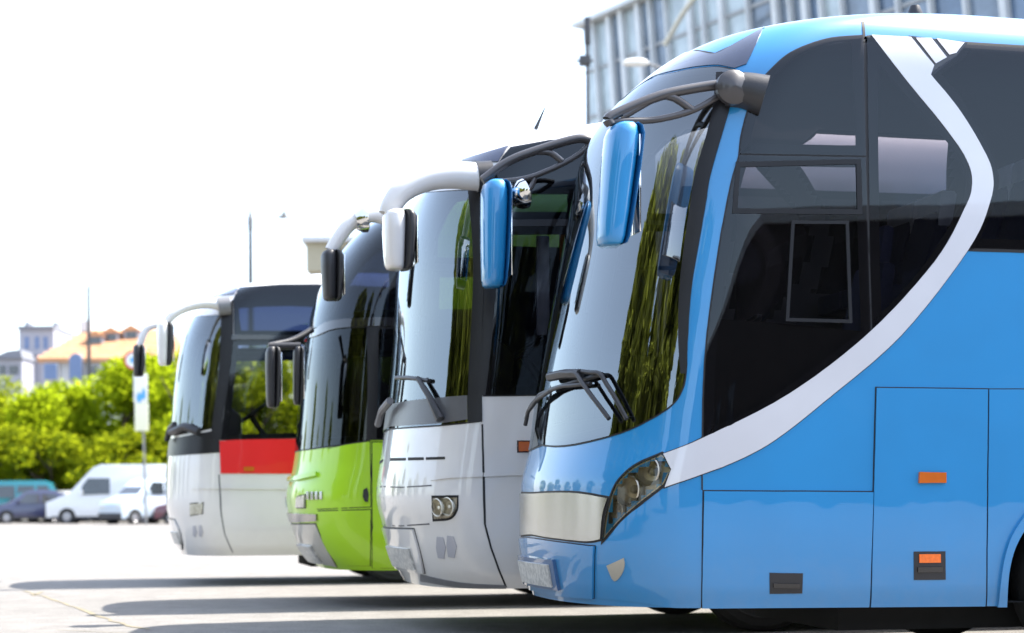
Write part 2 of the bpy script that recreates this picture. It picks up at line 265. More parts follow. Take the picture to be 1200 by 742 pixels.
OUTLINES = {
 'blue': [
  ('pane', 'windscreen', 'windscreen_glass', 'u', {'frit': 0.06},
   [(0,3.287),(-0.012,3.292),(-0.045,3.31),(-0.084,3.324),(-0.13,3.327),(-0.18,3.32),(-0.229,3.31),(-0.276,3.299),(-0.32,3.288),(-0.362,3.279),(-0.4,3.273),(-0.438,3.268),(-0.475,3.264),(-0.512,3.259),(-0.546,3.254),(-0.577,3.249),(-0.605,3.245),(-0.629,3.239),(-0.651,3.231),(-0.671,3.223),(-0.69,3.214),(-0.708,3.206),(-0.726,3.199),(-0.74,3.159),(-0.752,3.125),(-0.762,3.091),(-0.771,3.056),(-0.779,3.015),(-0.785,2.965),(-0.786,2.904),(-0.784,2.833),(-0.779,2.76),(-0.773,2.688),(-0.767,2.623),(-0.763,2.568),(-0.762,2.524),(-0.762,2.49),(-0.762,2.461),(-0.764,2.434),(-0.765,2.406),(-0.766,2.374),(-0.766,2.34),(-0.766,2.305),(-0.767,2.269),(-0.767,2.232),(-0.767,2.193),(-0.767,2.152),(-0.768,2.108),(-0.767,2.062),(-0.767,2.013),(-0.768,1.964),(-0.769,1.914),(-0.77,1.864),(-0.773,1.813),(-0.777,1.758),(-0.782,1.703),(-0.787,1.65),(-0.791,1.601),(-0.795,1.558),(-0.798,1.522),(-0.802,1.491),(-0.805,1.464),(-0.808,1.439),(-0.811,1.416),(-0.812,1.393),(-0.813,1.37),(-0.814,1.349),(-0.814,1.329),(-0.813,1.31),(-0.811,1.292),(-0.807,1.274),(-0.803,1.257),(-0.798,1.24),(-0.792,1.225),(-0.784,1.21),(-0.775,1.195),(-0.764,1.18),(-0.749,1.164),(-0.732,1.149),(-0.713,1.133),(-0.693,1.118),(-0.673,1.104),(-0.653,1.091),(-0.636,1.08),(-0.618,1.069),(-0.601,1.06),(-0.583,1.051),(-0.563,1.042),(-0.54,1.033),(-0.512,1.024),(-0.481,1.014),(-0.446,1.005),(-0.41,0.997),(-0.373,0.989),(-0.337,0.983),(-0.303,0.978),(-0.268,0.974),(-0.232,0.972),(-0.195,0.97),(-0.155,0.971),(-0.111,0.973),(-0.063,0.979),(-0.015,0.987),(0,0.992)]),
  ('panel', 'pillar_trim', 'pillar_black', 'c', {'off': 0.01},
   [(-0.732,3.185),(-0.746,3.149),(-0.758,3.117),(-0.768,3.086),(-0.778,3.052),(-0.786,3.013),(-0.792,2.965),(-0.794,2.904),(-0.792,2.834),(-0.787,2.76),(-0.781,2.688),(-0.775,2.622),(-0.771,2.567),(-0.769,2.524),(-0.769,2.489),(-0.77,2.46),(-0.771,2.433),(-0.773,2.406),(-0.773,2.374),(-0.774,2.339),(-0.774,2.304),(-0.774,2.269),(-0.775,2.232),(-0.775,2.193),(-0.775,2.152),(-0.775,2.108),(-0.775,2.061),(-0.775,2.013),(-0.775,1.964),(-0.776,1.914),(-0.778,1.864),(-0.781,1.813),(-0.785,1.759),(-0.789,1.705),(-0.794,1.652),(-0.799,1.602),(-0.802,1.558),(-0.806,1.519),(-0.809,1.486),(-0.811,1.456),(-0.814,1.427),(-0.816,1.398),(-0.819,1.368),(-0.793,1.368),(-0.788,1.4),(-0.782,1.431),(-0.776,1.462),(-0.771,1.494),(-0.765,1.529),(-0.759,1.568),(-0.753,1.612),(-0.747,1.66),(-0.74,1.711),(-0.734,1.764),(-0.728,1.816),(-0.724,1.866),(-0.72,1.915),(-0.716,1.965),(-0.714,2.015),(-0.712,2.063),(-0.71,2.11),(-0.708,2.154),(-0.707,2.196),(-0.706,2.235),(-0.705,2.272),(-0.704,2.308),(-0.703,2.343),(-0.702,2.378),(-0.701,2.41),(-0.7,2.44),(-0.699,2.469),(-0.699,2.499),(-0.698,2.533),(-0.7,2.571),(-0.703,2.617),(-0.708,2.668),(-0.713,2.722),(-0.718,2.778),(-0.72,2.833),(-0.72,2.887),(-0.716,2.938),(-0.709,2.988),(-0.697,3.038),(-0.682,3.089),(-0.664,3.141),(-0.641,3.198),(-0.688,3.191)]),
  ('panel', 'visor', 'visor_gloss', 'u', {'off': 0.006},
   [(0,3.425),(-0.001,3.425),(-0.006,3.425),(-0.011,3.44),(-0.011,3.455),(-0.029,3.455),(-0.034,3.47),(-0.044,3.484),(-0.053,3.499),(-0.072,3.499),(-0.081,3.514),(-0.095,3.529),(-0.105,3.544),(-0.119,3.559),(-0.143,3.559),(-0.157,3.574),(-0.166,3.589),(-0.176,3.604),(-0.248,3.557),(-0.301,3.525),(-0.342,3.503),(-0.38,3.48),(-0.417,3.455),(-0.451,3.431),(-0.481,3.411),(-0.506,3.397),(-0.526,3.39),(-0.54,3.391),(-0.55,3.396),(-0.558,3.405),(-0.564,3.417),(-0.571,3.432),(-0.579,3.449),(-0.589,3.471),(-0.598,3.498),(-0.605,3.531),(-0.609,3.57),(-0.608,3.615),(-0.597,3.674),(-0.637,3.603),(-0.662,3.553),(-0.68,3.511),(-0.696,3.474),(-0.709,3.44),(-0.719,3.408),(-0.728,3.378),(-0.736,3.349),(-0.743,3.321),(-0.748,3.296),(-0.753,3.272),(-0.758,3.248),(-0.717,3.219),(-0.698,3.227),(-0.679,3.235),(-0.66,3.244),(-0.64,3.253),(-0.618,3.262),(-0.593,3.268),(-0.564,3.274),(-0.532,3.279),(-0.497,3.285),(-0.459,3.291),(-0.42,3.297),(-0.381,3.303),(-0.341,3.312),(-0.297,3.324),(-0.248,3.338),(-0.195,3.356),(-0.135,3.377),(-0.061,3.408),(0,3.438)]),
  ('seam', 'visor_seal', 'rubber', 'm', {'w': 0.02},
   [(0.041,3.395),(0.022,3.425),(-0.001,3.44),(-0.025,3.47),(-0.058,3.499),(-0.1,3.529),(-0.133,3.574),(-0.176,3.604),(-0.327,3.522),(-0.443,3.441),(-0.526,3.39),(-0.554,3.419),(-0.579,3.449),(-0.598,3.507),(-0.609,3.575),(-0.597,3.674)]),
  ('pane', 'side_window', 'tinted_glass', 'c', {'frit': 0.03},
   [(-0.879,2.661),(-0.878,2.68),(-0.877,2.697),(-0.876,2.715),(-0.875,2.734),(-0.874,2.754),(-0.874,2.777),(-0.874,2.804),(-0.875,2.835),(-0.875,2.868),(-0.876,2.902),(-0.876,2.935),(-0.876,2.964),(-0.877,2.989),(-0.877,3.012),(-0.878,3.033),(-0.878,3.052),(-0.879,3.071),(-0.879,3.089),(-0.879,3.107),(-0.879,3.122),(-0.88,3.137),(-0.881,3.152),(-0.882,3.168),(-0.885,3.186),(-0.888,3.208),(-0.891,3.232),(-0.894,3.259),(-0.898,3.287),(-0.903,3.315),(-0.91,3.342),(-0.919,3.367),(-0.93,3.392),(-0.943,3.416),(-0.955,3.439),(-0.968,3.46),(-0.981,3.479),(-0.992,3.494),(-1.006,3.506),(-1.037,3.515),(-1.069,3.523),(-1.102,3.531),(-1.132,3.541),(-1.23,3.41),(-1.307,3.291),(-1.371,3.19),(-1.423,3.098),(-1.464,3.01),(-1.494,2.923),(-1.516,2.84),(-1.534,2.759),(-1.55,2.68),(-1.472,2.678),(-1.395,2.675),(-1.317,2.673),(-1.24,2.671),(-1.164,2.669),(-1.087,2.666),(-1.011,2.664),(-0.972,2.662),(-0.928,2.661)]),
  ('pane', 'driver_window', 'tinted_glass', 'c', {'frit': 0.035},
   [(-0.88,2.651),(-0.93,2.651),(-0.973,2.652),(-1.013,2.654),(-1.089,2.656),(-1.166,2.659),(-1.242,2.661),(-1.319,2.663),(-1.397,2.665),(-1.474,2.668),(-1.552,2.67),(-1.561,2.623),(-1.571,2.576),(-1.582,2.529),(-1.593,2.481),(-1.603,2.433),(-1.614,2.385),(-1.624,2.337),(-1.634,2.29),(-1.644,2.243),(-1.654,2.197),(-1.664,2.152),(-1.673,2.108),(-1.682,2.065),(-1.691,2.022),(-1.7,1.98),(-1.709,1.938),(-1.718,1.898),(-1.726,1.857),(-1.744,1.777),(-1.761,1.697),(-1.769,1.656),(-1.778,1.616),(-1.737,1.579),(-1.696,1.543),(-1.656,1.507),(-1.615,1.47),(-1.572,1.433),(-1.526,1.395),(-1.476,1.354),(-1.422,1.31),(-1.366,1.265),(-1.31,1.223),(-1.258,1.184),(-1.212,1.151),(-1.172,1.125),(-1.138,1.105),(-1.106,1.088),(-1.077,1.074),(-1.049,1.061),(-1.02,1.047),(-0.998,1.034),(-0.986,1.022),(-0.972,1.011),(-0.957,1),(-0.941,0.99),(-0.925,0.979),(-0.92,1.019),(-0.916,1.06),(-0.913,1.1),(-0.91,1.14),(-0.907,1.18),(-0.904,1.221),(-0.902,1.262),(-0.899,1.304),(-0.897,1.346),(-0.894,1.387),(-0.891,1.429),(-0.889,1.469),(-0.887,1.506),(-0.885,1.54),(-0.883,1.573),(-0.881,1.609),(-0.88,1.648),(-0.878,1.694),(-0.876,1.749),(-0.874,1.812),(-0.872,1.88),(-0.87,1.947),(-0.869,2.01),(-0.868,2.065),(-0.867,2.111),(-0.867,2.151),(-0.866,2.186),(-0.866,2.219),(-0.867,2.252),(-0.867,2.287),(-0.867,2.324),(-0.867,2.361),(-0.867,2.398),(-0.868,2.434),(-0.868,2.468),(-0.869,2.5),(-0.87,2.529),(-0.872,2.555),(-0.874,2.58),(-0.876,2.603),(-0.878,2.627)]),
  ('panel', 'vent_frame', 'pillar_black', 'c', {'off': 0.014, 'ring': 0.03},
   [(-0.868,2.611),(-0.918,2.613),(-0.962,2.617),(-0.998,2.622),(-1.066,2.627),(-1.142,2.632),(-1.217,2.637),(-1.293,2.643),(-1.369,2.648),(-1.446,2.653),(-1.522,2.658),(-1.535,2.593),(-1.55,2.527),(-1.564,2.461),(-1.579,2.395),(-1.593,2.329),(-1.513,2.327),(-1.433,2.324),(-1.353,2.322),(-1.274,2.319),(-1.195,2.317),(-1.116,2.315),(-1.037,2.312),(-0.984,2.31),(-0.942,2.308),(-0.892,2.308),(-0.886,2.384),(-0.88,2.459),(-0.874,2.536)]),
  ('panel', 'sliding_frame', 'pillar_black', 'c', {'off': 0.014, 'ring': 0.02},
   [(-1.166,2.278),(-1.235,2.28),(-1.305,2.282),(-1.375,2.285),(-1.445,2.287),(-1.516,2.289),(-1.533,2.214),(-1.549,2.138),(-1.566,2.062),(-1.582,1.986),(-1.599,1.91),(-1.615,1.834),(-1.632,1.759),(-1.648,1.683),(-1.566,1.683),(-1.484,1.683),(-1.402,1.683),(-1.32,1.683),(-1.238,1.683),(-1.229,1.757),(-1.22,1.832),(-1.211,1.906),(-1.202,1.98),(-1.193,2.054),(-1.184,2.129),(-1.175,2.203)]),
  ('panel', 'sill_blackout', 'black_matt', 'c', {'off': -0.05},
   [(-0.874,1.699),(-0.92,1.695),(-0.961,1.692),(-0.995,1.689),(-1.054,1.686),(-1.124,1.684),(-1.203,1.679),(-1.283,1.673),(-1.363,1.668),(-1.444,1.663),(-1.524,1.657),(-1.605,1.652),(-1.686,1.647),(-1.768,1.641),(-1.727,1.606),(-1.688,1.572),(-1.648,1.537),(-1.607,1.503),(-1.565,1.467),(-1.52,1.43),(-1.471,1.389),(-1.417,1.345),(-1.361,1.301),(-1.305,1.257),(-1.253,1.218),(-1.207,1.186),(-1.167,1.161),(-1.132,1.141),(-1.101,1.126),(-1.071,1.113),(-1.043,1.1),(-1.014,1.087),(-0.996,1.073),(-0.984,1.06),(-0.97,1.048),(-0.956,1.037),(-0.94,1.026),(-0.924,1.014),(-0.921,1.048),(-0.919,1.082),(-0.917,1.115),(-0.915,1.149),(-0.913,1.184),(-0.911,1.221),(-0.909,1.26),(-0.906,1.301),(-0.903,1.343),(-0.899,1.386),(-0.896,1.428),(-0.892,1.469),(-0.889,1.508),(-0.886,1.547),(-0.883,1.585),(-0.88,1.623),(-0.877,1.66)]),
  ('pane', 'side_window', 'tinted_glass', 'c', {'frit': 0.03},
   [(-1.166,3.525),(-1.2,3.53),(-1.281,3.466),(-1.356,3.407),(-1.426,3.35),(-1.494,3.295),(-1.562,3.243),(-1.631,3.192),(-1.703,3.139),(-1.779,3.085),(-1.853,3.029),(-1.921,2.975),(-1.98,2.925),(-2.029,2.881),(-2.07,2.843),(-2.104,2.81),(-2.134,2.781),(-2.161,2.753),(-2.184,2.727),(-2.204,2.701),(-2.222,2.676),(-2.237,2.652),(-2.248,2.63),(-2.257,2.608),(-2.264,2.585),(-2.269,2.56),(-2.272,2.535),(-2.273,2.51),(-2.272,2.485),(-2.269,2.458),(-2.263,2.427),(-2.254,2.393),(-2.242,2.353),(-2.226,2.309),(-2.208,2.261),(-2.188,2.213),(-2.167,2.165),(-2.144,2.118),(-2.12,2.073),(-2.094,2.028),(-2.066,1.983),(-2.037,1.939),(-2.008,1.896),(-1.978,1.854),(-1.948,1.813),(-1.917,1.774),(-1.885,1.735),(-1.852,1.697),(-1.82,1.66),(-1.787,1.621),(-1.773,1.691),(-1.758,1.76),(-1.743,1.83),(-1.728,1.899),(-1.713,1.969),(-1.698,2.039),(-1.684,2.108),(-1.668,2.188),(-1.652,2.268),(-1.636,2.348),(-1.62,2.428),(-1.603,2.508),(-1.587,2.588),(-1.571,2.667),(-1.556,2.747),(-1.538,2.827),(-1.517,2.911),(-1.489,2.998),(-1.449,3.087),(-1.399,3.178),(-1.337,3.278),(-1.261,3.395)]),
  ('pane', 'side_window', 'tinted_glass', 'c', {'frit': 0.03},
   [(-1.806,3.512),(-1.892,3.511),(-1.978,3.511),(-2.064,3.511),(-2.151,3.511),(-2.239,3.511),(-2.326,3.511),(-2.414,3.511),(-2.502,3.51),(-2.59,3.51),(-2.679,3.51),(-2.768,3.51),(-2.857,3.51),(-2.947,3.51),(-3.036,3.38),(-3.109,3.264),(-3.168,3.164),(-3.217,3.072),(-3.254,2.983),(-3.28,2.895),(-3.299,2.811),(-3.316,2.73),(-3.331,2.65),(-3.346,2.57),(-3.362,2.488),(-3.378,2.407),(-3.394,2.326),(-3.41,2.245),(-3.426,2.164),(-3.341,2.164),(-3.257,2.163),(-3.173,2.162),(-3.089,2.162),(-3.006,2.161),(-2.923,2.16),(-2.84,2.159),(-2.757,2.159),(-2.675,2.158),(-2.593,2.157),(-2.511,2.157),(-2.43,2.156),(-2.349,2.155),(-2.268,2.155),(-2.274,2.169),(-2.281,2.182),(-2.288,2.195),(-2.295,2.21),(-2.302,2.227),(-2.309,2.25),(-2.318,2.279),(-2.328,2.314),(-2.339,2.352),(-2.348,2.391),(-2.356,2.428),(-2.361,2.461),(-2.362,2.489),(-2.362,2.513),(-2.36,2.537),(-2.357,2.559),(-2.351,2.581),(-2.342,2.606),(-2.332,2.63),(-2.32,2.655),(-2.306,2.68),(-2.289,2.707),(-2.269,2.735),(-2.246,2.766),(-2.219,2.8),(-2.188,2.837),(-2.154,2.877),(-2.116,2.919),(-2.077,2.96),(-2.037,3),(-1.995,3.038),(-1.95,3.074),(-1.903,3.11),(-1.855,3.146),(-1.805,3.183),(-1.753,3.222),(-1.78,3.277),(-1.803,3.339),(-1.822,3.405),(-1.816,3.457)]),
  ('panel', 'swoosh_stripe', 'silver_paint', 'c', {'off': 0.011, 'gasket': 0.006},
   [(-1.176,3.547),(-1.262,3.478),(-1.339,3.416),(-1.412,3.356),(-1.482,3.298),(-1.551,3.244),(-1.62,3.191),(-1.692,3.137),(-1.766,3.081),(-1.838,3.025),(-1.904,2.971),(-1.961,2.919),(-2.009,2.874),(-2.049,2.835),(-2.084,2.8),(-2.115,2.769),(-2.141,2.74),(-2.165,2.712),(-2.185,2.684),(-2.203,2.658),(-2.217,2.633),(-2.228,2.61),(-2.236,2.587),(-2.242,2.563),(-2.246,2.538),(-2.248,2.515),(-2.249,2.492),(-2.247,2.47),(-2.242,2.446),(-2.234,2.416),(-2.223,2.381),(-2.211,2.339),(-2.196,2.291),(-2.179,2.24),(-2.157,2.185),(-2.129,2.126),(-2.095,2.064),(-2.073,2.031),(-2.052,1.998),(-2.027,1.962),(-2.003,1.926),(-1.975,1.889),(-1.948,1.851),(-1.919,1.813),(-1.889,1.775),(-1.858,1.738),(-1.828,1.701),(-1.796,1.666),(-1.764,1.631),(-1.732,1.597),(-1.699,1.564),(-1.664,1.531),(-1.629,1.498),(-1.593,1.466),(-1.557,1.434),(-1.519,1.403),(-1.482,1.372),(-1.444,1.343),(-1.405,1.314),(-1.366,1.286),(-1.327,1.259),(-1.286,1.233),(-1.244,1.206),(-1.2,1.181),(-1.156,1.156),(-1.111,1.132),(-1.067,1.109),(-1.024,1.087),(-0.994,1.065),(-0.976,1.046),(-0.956,1.026),(-0.916,0.994),(-0.884,0.968),(-0.857,0.95),(-0.835,0.937),(-0.815,0.925),(-0.795,0.914),(-0.772,0.901),(-0.798,0.856),(-0.823,0.811),(-0.816,0.758),(-0.805,0.706),(-0.831,0.719),(-0.857,0.732),(-0.882,0.744),(-0.906,0.757),(-0.928,0.77),(-0.949,0.784),(-0.968,0.797),(-0.985,0.81),(-0.998,0.823),(-1.024,0.837),(-1.056,0.852),(-1.088,0.868),(-1.119,0.884),(-1.149,0.901),(-1.179,0.919),(-1.21,0.938),(-1.243,0.961),(-1.279,0.988),(-1.317,1.018),(-1.358,1.051),(-1.401,1.087),(-1.447,1.127),(-1.497,1.171),(-1.552,1.22),(-1.584,1.247),(-1.615,1.275),(-1.65,1.305),(-1.684,1.335),(-1.72,1.367),(-1.756,1.4),(-1.793,1.434),(-1.829,1.469),(-1.864,1.505),(-1.899,1.541),(-1.932,1.579),(-1.965,1.617),(-1.996,1.659),(-2.027,1.7),(-2.058,1.746),(-2.089,1.792),(-2.12,1.84),(-2.15,1.888),(-2.178,1.935),(-2.206,1.982),(-2.231,2.025),(-2.256,2.069),(-2.276,2.107),(-2.297,2.146),(-2.326,2.21),(-2.347,2.266),(-2.361,2.315),(-2.37,2.36),(-2.376,2.401),(-2.381,2.441),(-2.385,2.477),(-2.385,2.509),(-2.383,2.538),(-2.378,2.564),(-2.371,2.59),(-2.362,2.617),(-2.351,2.644),(-2.338,2.669),(-2.322,2.694),(-2.304,2.72),(-2.283,2.747),(-2.26,2.777),(-2.234,2.81),(-2.204,2.846),(-2.171,2.884),(-2.136,2.923),(-2.098,2.963),(-2.058,3.002),(-2.016,3.038),(-1.97,3.075),(-1.923,3.111),(-1.873,3.147),(-1.821,3.184),(-1.769,3.223),(-1.743,3.299),(-1.644,3.377),(-1.538,3.46),(-1.421,3.551),(-1.339,3.55),(-1.257,3.548)]),
  ('panel', 'stripe_backing', 'black_gloss', 'c', {'off': 0.005},
   [(-1.396,3.569),(-1.477,3.561),(-1.558,3.553),(-1.639,3.546),(-1.721,3.538),(-1.802,3.531),(-1.82,3.462),(-1.832,3.398),(-1.82,3.33),(-1.803,3.268),(-1.782,3.211),(-1.699,3.287),(-1.609,3.373),(-1.51,3.465)]),
  ('panel', 'stripe_block', 'silver_paint', 'c', {'off': 0.011},
   [(-1.458,3.545),(-1.504,3.549),(-1.55,3.553),(-1.669,3.46),(-1.776,3.375),(-1.744,3.314),(-1.656,3.387),(-1.562,3.463)]),
  ('panel', 'stripe_block', 'silver_paint', 'c', {'off': 0.011},
   [(-1.583,3.553),(-1.649,3.544),(-1.716,3.536),(-1.782,3.528),(-1.806,3.421),(-1.776,3.4),(-1.684,3.473)]),
  ('panel', 'corner_panel', 'blue_paint', 'c', {'off': 0.004, 'gasket': 0.0},
   [(-0.954,0.69),(-0.954,0.612),(-0.954,0.535),(-0.954,0.459),(-0.954,0.381),(-0.95,0.304),(-0.943,0.225),(-0.935,0.145),(-0.927,0.062),(-0.92,0),(-0.887,0),(-0.85,0),(-0.817,0),(-0.782,0.003),(-0.746,0.011),(-0.71,0.019),(-0.674,0.025),(-0.639,0.031),(-0.604,0.035),(-0.571,0.038),(-0.537,0.04),(-0.503,0.041),(-0.468,0.043),(-0.431,0.044),(-0.445,0.121),(-0.456,0.195),(-0.467,0.267),(-0.49,0.319),(-0.51,0.369),(-0.527,0.394),(-0.543,0.419),(-0.559,0.443),(-0.574,0.467),(-0.59,0.49),(-0.607,0.511),(-0.624,0.53),(-0.641,0.548),(-0.658,0.565),(-0.676,0.58),(-0.694,0.596),(-0.713,0.611),(-0.733,0.626),(-0.754,0.641),(-0.775,0.655),(-0.797,0.669),(-0.818,0.683),(-0.838,0.697),(-0.87,0.71),(-0.9,0.723),(-0.928,0.706)]),
  ('panel', 'locker_door', 'blue_paint', 'c', {'off': 0.012, 'gasket': 0.007},
   [(-0.96,0.685),(-0.998,0.685),(-1.069,0.685),(-1.147,0.685),(-1.226,0.685),(-1.305,0.685),(-1.384,0.685),(-1.463,0.686),(-1.543,0.686),(-1.623,0.686),(-1.703,0.686),(-1.784,0.686),(-1.864,0.686),(-1.945,0.686),(-1.943,0.61),(-1.941,0.533),(-1.94,0.457),(-1.938,0.38),(-1.929,0.303),(-1.916,0.226),(-1.903,0.147),(-1.89,0.064),(-1.877,0),(-1.797,0),(-1.716,0),(-1.636,0),(-1.556,0),(-1.477,0),(-1.402,0),(-1.321,0),(-1.241,0),(-1.161,0),(-1.083,0),(-1.005,0),(-0.968,0),(-0.925,0),(-0.931,0.066),(-0.939,0.148),(-0.947,0.227),(-0.954,0.304),(-0.959,0.381),(-0.959,0.457),(-0.959,0.533),(-0.96,0.609)]),
  ('panel', 'locker_door', 'blue_paint', 'c', {'off': 0.012, 'gasket': 0.007},
   [(-1.864,1.304),(-1.941,1.304),(-2.018,1.305),(-2.096,1.305),(-2.173,1.306),(-2.251,1.306),(-2.33,1.307),(-2.408,1.307),(-2.487,1.307),(-2.566,1.308),(-2.575,1.231),(-2.584,1.154),(-2.593,1.077),(-2.604,0.999),(-2.621,0.921),(-2.641,0.843),(-2.657,0.765),(-2.662,0.688),(-2.661,0.611),(-2.662,0.535),(-2.662,0.458),(-2.662,0.382),(-2.656,0.305),(-2.646,0.227),(-2.635,0.148),(-2.626,0.065),(-2.616,0),(-2.534,0),(-2.453,0),(-2.371,0),(-2.29,0),(-2.209,0),(-2.128,0),(-2.048,0),(-1.968,0),(-1.888,0),(-1.9,0.063),(-1.912,0.146),(-1.925,0.225),(-1.937,0.303),(-1.945,0.379),(-1.946,0.456),(-1.947,0.532),(-1.948,0.608),(-1.949,0.684),(-1.947,0.762),(-1.932,0.84),(-1.913,0.918),(-1.897,0.996),(-1.887,1.073),(-1.879,1.15),(-1.872,1.227)]),
  ('panel', 'arch_panel', 'blue_paint', 'c', {'off': 0.008, 'gasket': 0.006, 'hole': [(1292, 700), 128]},
   [(-2.577,1.308),(-2.662,1.309),(-2.747,1.311),(-2.833,1.312),(-2.919,1.313),(-3.006,1.314),(-3.092,1.316),(-3.179,1.317),(-3.267,1.318),(-3.354,1.319),(-3.442,1.321),(-3.53,1.322),(-3.619,1.323),(-3.707,1.324),(-3.796,1.326),(-3.886,1.327),(-3.975,1.328),(-4.065,1.33),(-4.156,1.331),(-4.168,1.247),(-4.179,1.163),(-4.191,1.079),(-4.205,0.994),(-4.226,0.909),(-4.25,0.824),(-4.266,0.739),(-4.269,0.654),(-4.271,0.571),(-4.273,0.488),(-4.276,0.404),(-4.274,0.32),(-4.266,0.236),(-4.257,0.15),(-4.252,0.059),(-4.248,0),(-4.196,0),(-4.143,0),(-4.143,0),(-4.144,0.024),(-4.145,0.052),(-4.145,0.082),(-4.143,0.114),(-4.14,0.149),(-4.137,0.189),(-4.134,0.233),(-4.129,0.279),(-4.12,0.326),(-4.108,0.371),(-4.09,0.413),(-4.067,0.453),(-4.042,0.492),(-4.015,0.529),(-3.986,0.565),(-3.954,0.598),(-3.922,0.629),(-3.887,0.657),(-3.851,0.683),(-3.813,0.706),(-3.772,0.728),(-3.73,0.746),(-3.686,0.761),(-3.641,0.772),(-3.595,0.781),(-3.548,0.786),(-3.501,0.788),(-3.454,0.789),(-3.409,0.788),(-3.365,0.784),(-3.32,0.779),(-3.276,0.771),(-3.233,0.761),(-3.192,0.75),(-3.153,0.736),(-3.118,0.721),(-3.084,0.703),(-3.051,0.683),(-3.02,0.662),(-2.991,0.639),(-2.962,0.615),(-2.935,0.59),(-2.909,0.562),(-2.884,0.533),(-2.862,0.503),(-2.841,0.472),(-2.823,0.441),(-2.808,0.411),(-2.796,0.38),(-2.784,0.349),(-2.772,0.317),(-2.76,0.283),(-2.748,0.247),(-2.736,0.208),(-2.725,0.166),(-2.715,0.121),(-2.706,0.075),(-2.697,0.027),(-2.688,0),(-2.627,0),(-2.637,0.065),(-2.646,0.148),(-2.657,0.227),(-2.667,0.305),(-2.673,0.382),(-2.673,0.459),(-2.673,0.535),(-2.672,0.611),(-2.673,0.688),(-2.668,0.765),(-2.652,0.843),(-2.632,0.922),(-2.615,1),(-2.604,1.077),(-2.595,1.154),(-2.586,1.231)]),
  ('panel', 'fender_lip', 'blue_paint', 'c', {'off': 0.03},
   [(-2.688,0),(-2.697,0.027),(-2.706,0.075),(-2.715,0.121),(-2.725,0.166),(-2.736,0.208),(-2.748,0.247),(-2.76,0.283),(-2.772,0.317),(-2.784,0.349),(-2.796,0.38),(-2.808,0.411),(-2.823,0.441),(-2.841,0.472),(-2.862,0.503),(-2.884,0.533),(-2.909,0.562),(-2.935,0.59),(-2.962,0.615),(-2.991,0.639),(-3.02,0.662),(-3.051,0.683),(-3.084,0.703),(-3.118,0.721),(-3.153,0.736),(-3.192,0.75),(-3.233,0.761),(-3.276,0.771),(-3.32,0.779),(-3.365,0.784),(-3.409,0.788),(-3.454,0.789),(-3.501,0.788),(-3.548,0.786),(-3.595,0.781),(-3.641,0.772),(-3.686,0.761),(-3.73,0.746),(-3.772,0.728),(-3.813,0.706),(-3.851,0.683),(-3.887,0.657),(-3.922,0.629),(-3.954,0.598),(-3.986,0.565),(-4.015,0.529),(-4.042,0.492),(-4.067,0.453),(-4.09,0.413),(-4.108,0.371),(-4.12,0.326),(-4.129,0.279),(-4.134,0.233),(-4.137,0.189),(-4.14,0.149),(-4.143,0.114),(-4.145,0.082),(-4.145,0.052),(-4.144,0.024),(-4.143,0),(-4.143,0),(-4.096,0),(-4.096,0),(-4.097,0.025),(-4.098,0.054),(-4.098,0.083),(-4.097,0.115),(-4.094,0.149),(-4.09,0.186),(-4.086,0.227),(-4.08,0.27),(-4.072,0.312),(-4.06,0.353),(-4.044,0.392),(-4.023,0.428),(-4,0.463),(-3.975,0.497),(-3.947,0.529),(-3.919,0.559),(-3.888,0.587),(-3.856,0.613),(-3.823,0.638),(-3.787,0.66),(-3.751,0.681),(-3.713,0.699),(-3.674,0.713),(-3.633,0.725),(-3.59,0.733),(-3.546,0.738),(-3.502,0.741),(-3.459,0.741),(-3.417,0.741),(-3.375,0.738),(-3.334,0.733),(-3.293,0.727),(-3.253,0.718),(-3.214,0.707),(-3.178,0.695),(-3.144,0.681),(-3.113,0.666),(-3.083,0.648),(-3.055,0.629),(-3.028,0.608),(-3.002,0.585),(-2.976,0.561),(-2.951,0.534),(-2.928,0.505),(-2.906,0.476),(-2.886,0.446),(-2.868,0.416),(-2.853,0.388),(-2.839,0.36),(-2.826,0.331),(-2.814,0.302),(-2.802,0.27),(-2.791,0.237),(-2.78,0.2),(-2.771,0.159),(-2.763,0.116),(-2.757,0.071),(-2.751,0.026),(-2.747,0)]),
  ('seam', 'panel_seam', 'rubber', 'c', {'w': 0.008},
   [(-0.915,1.004),(-0.924,0.939),(-0.936,0.874),(-0.945,0.812),(-0.952,0.75),(-0.954,0.69)]),
  ('seam', 'panel_seam', 'rubber', 'c', {'w': 0.012},
   [(-0.769,4.14),(-0.986,3.751),(-1.069,3.624),(-1.137,3.542)]),
  ('seam', 'window_seam', 'rubber', 'c', {'w': 0.02},
   [(-2.302,2.146),(-2.381,2.146),(-2.461,2.147),(-2.541,2.148),(-2.622,2.148),(-2.702,2.149),(-2.783,2.149),(-2.864,2.15),(-2.944,2.151),(-3.024,2.151),(-3.104,2.152),(-3.185,2.152),(-3.265,2.153),(-3.346,2.153),(-3.428,2.154)]),
  ('seam', 'window_seam', 'rubber', 'c', {'w': 0.02},
   [(-1.154,3.534),(-1.229,3.542),(-1.303,3.55),(-1.386,3.547),(-1.47,3.544),(-1.554,3.541),(-1.638,3.538),(-1.722,3.535),(-1.807,3.532),(-1.885,3.532),(-1.964,3.532),(-2.043,3.533),(-2.122,3.533),(-2.201,3.534),(-2.281,3.534),(-2.36,3.535),(-2.441,3.534),(-2.523,3.533),(-2.604,3.532),(-2.686,3.531),(-2.768,3.53),(-2.85,3.529),(-2.933,3.528)]),
  ('panel', 'marker_light', 'amber', 'c', {'off': 0.03, 'gasket': 0.012},
   [(-2.214,0.808),(-2.298,0.807),(-2.382,0.806),(-2.393,0.744),(-2.307,0.743),(-2.221,0.741)]),
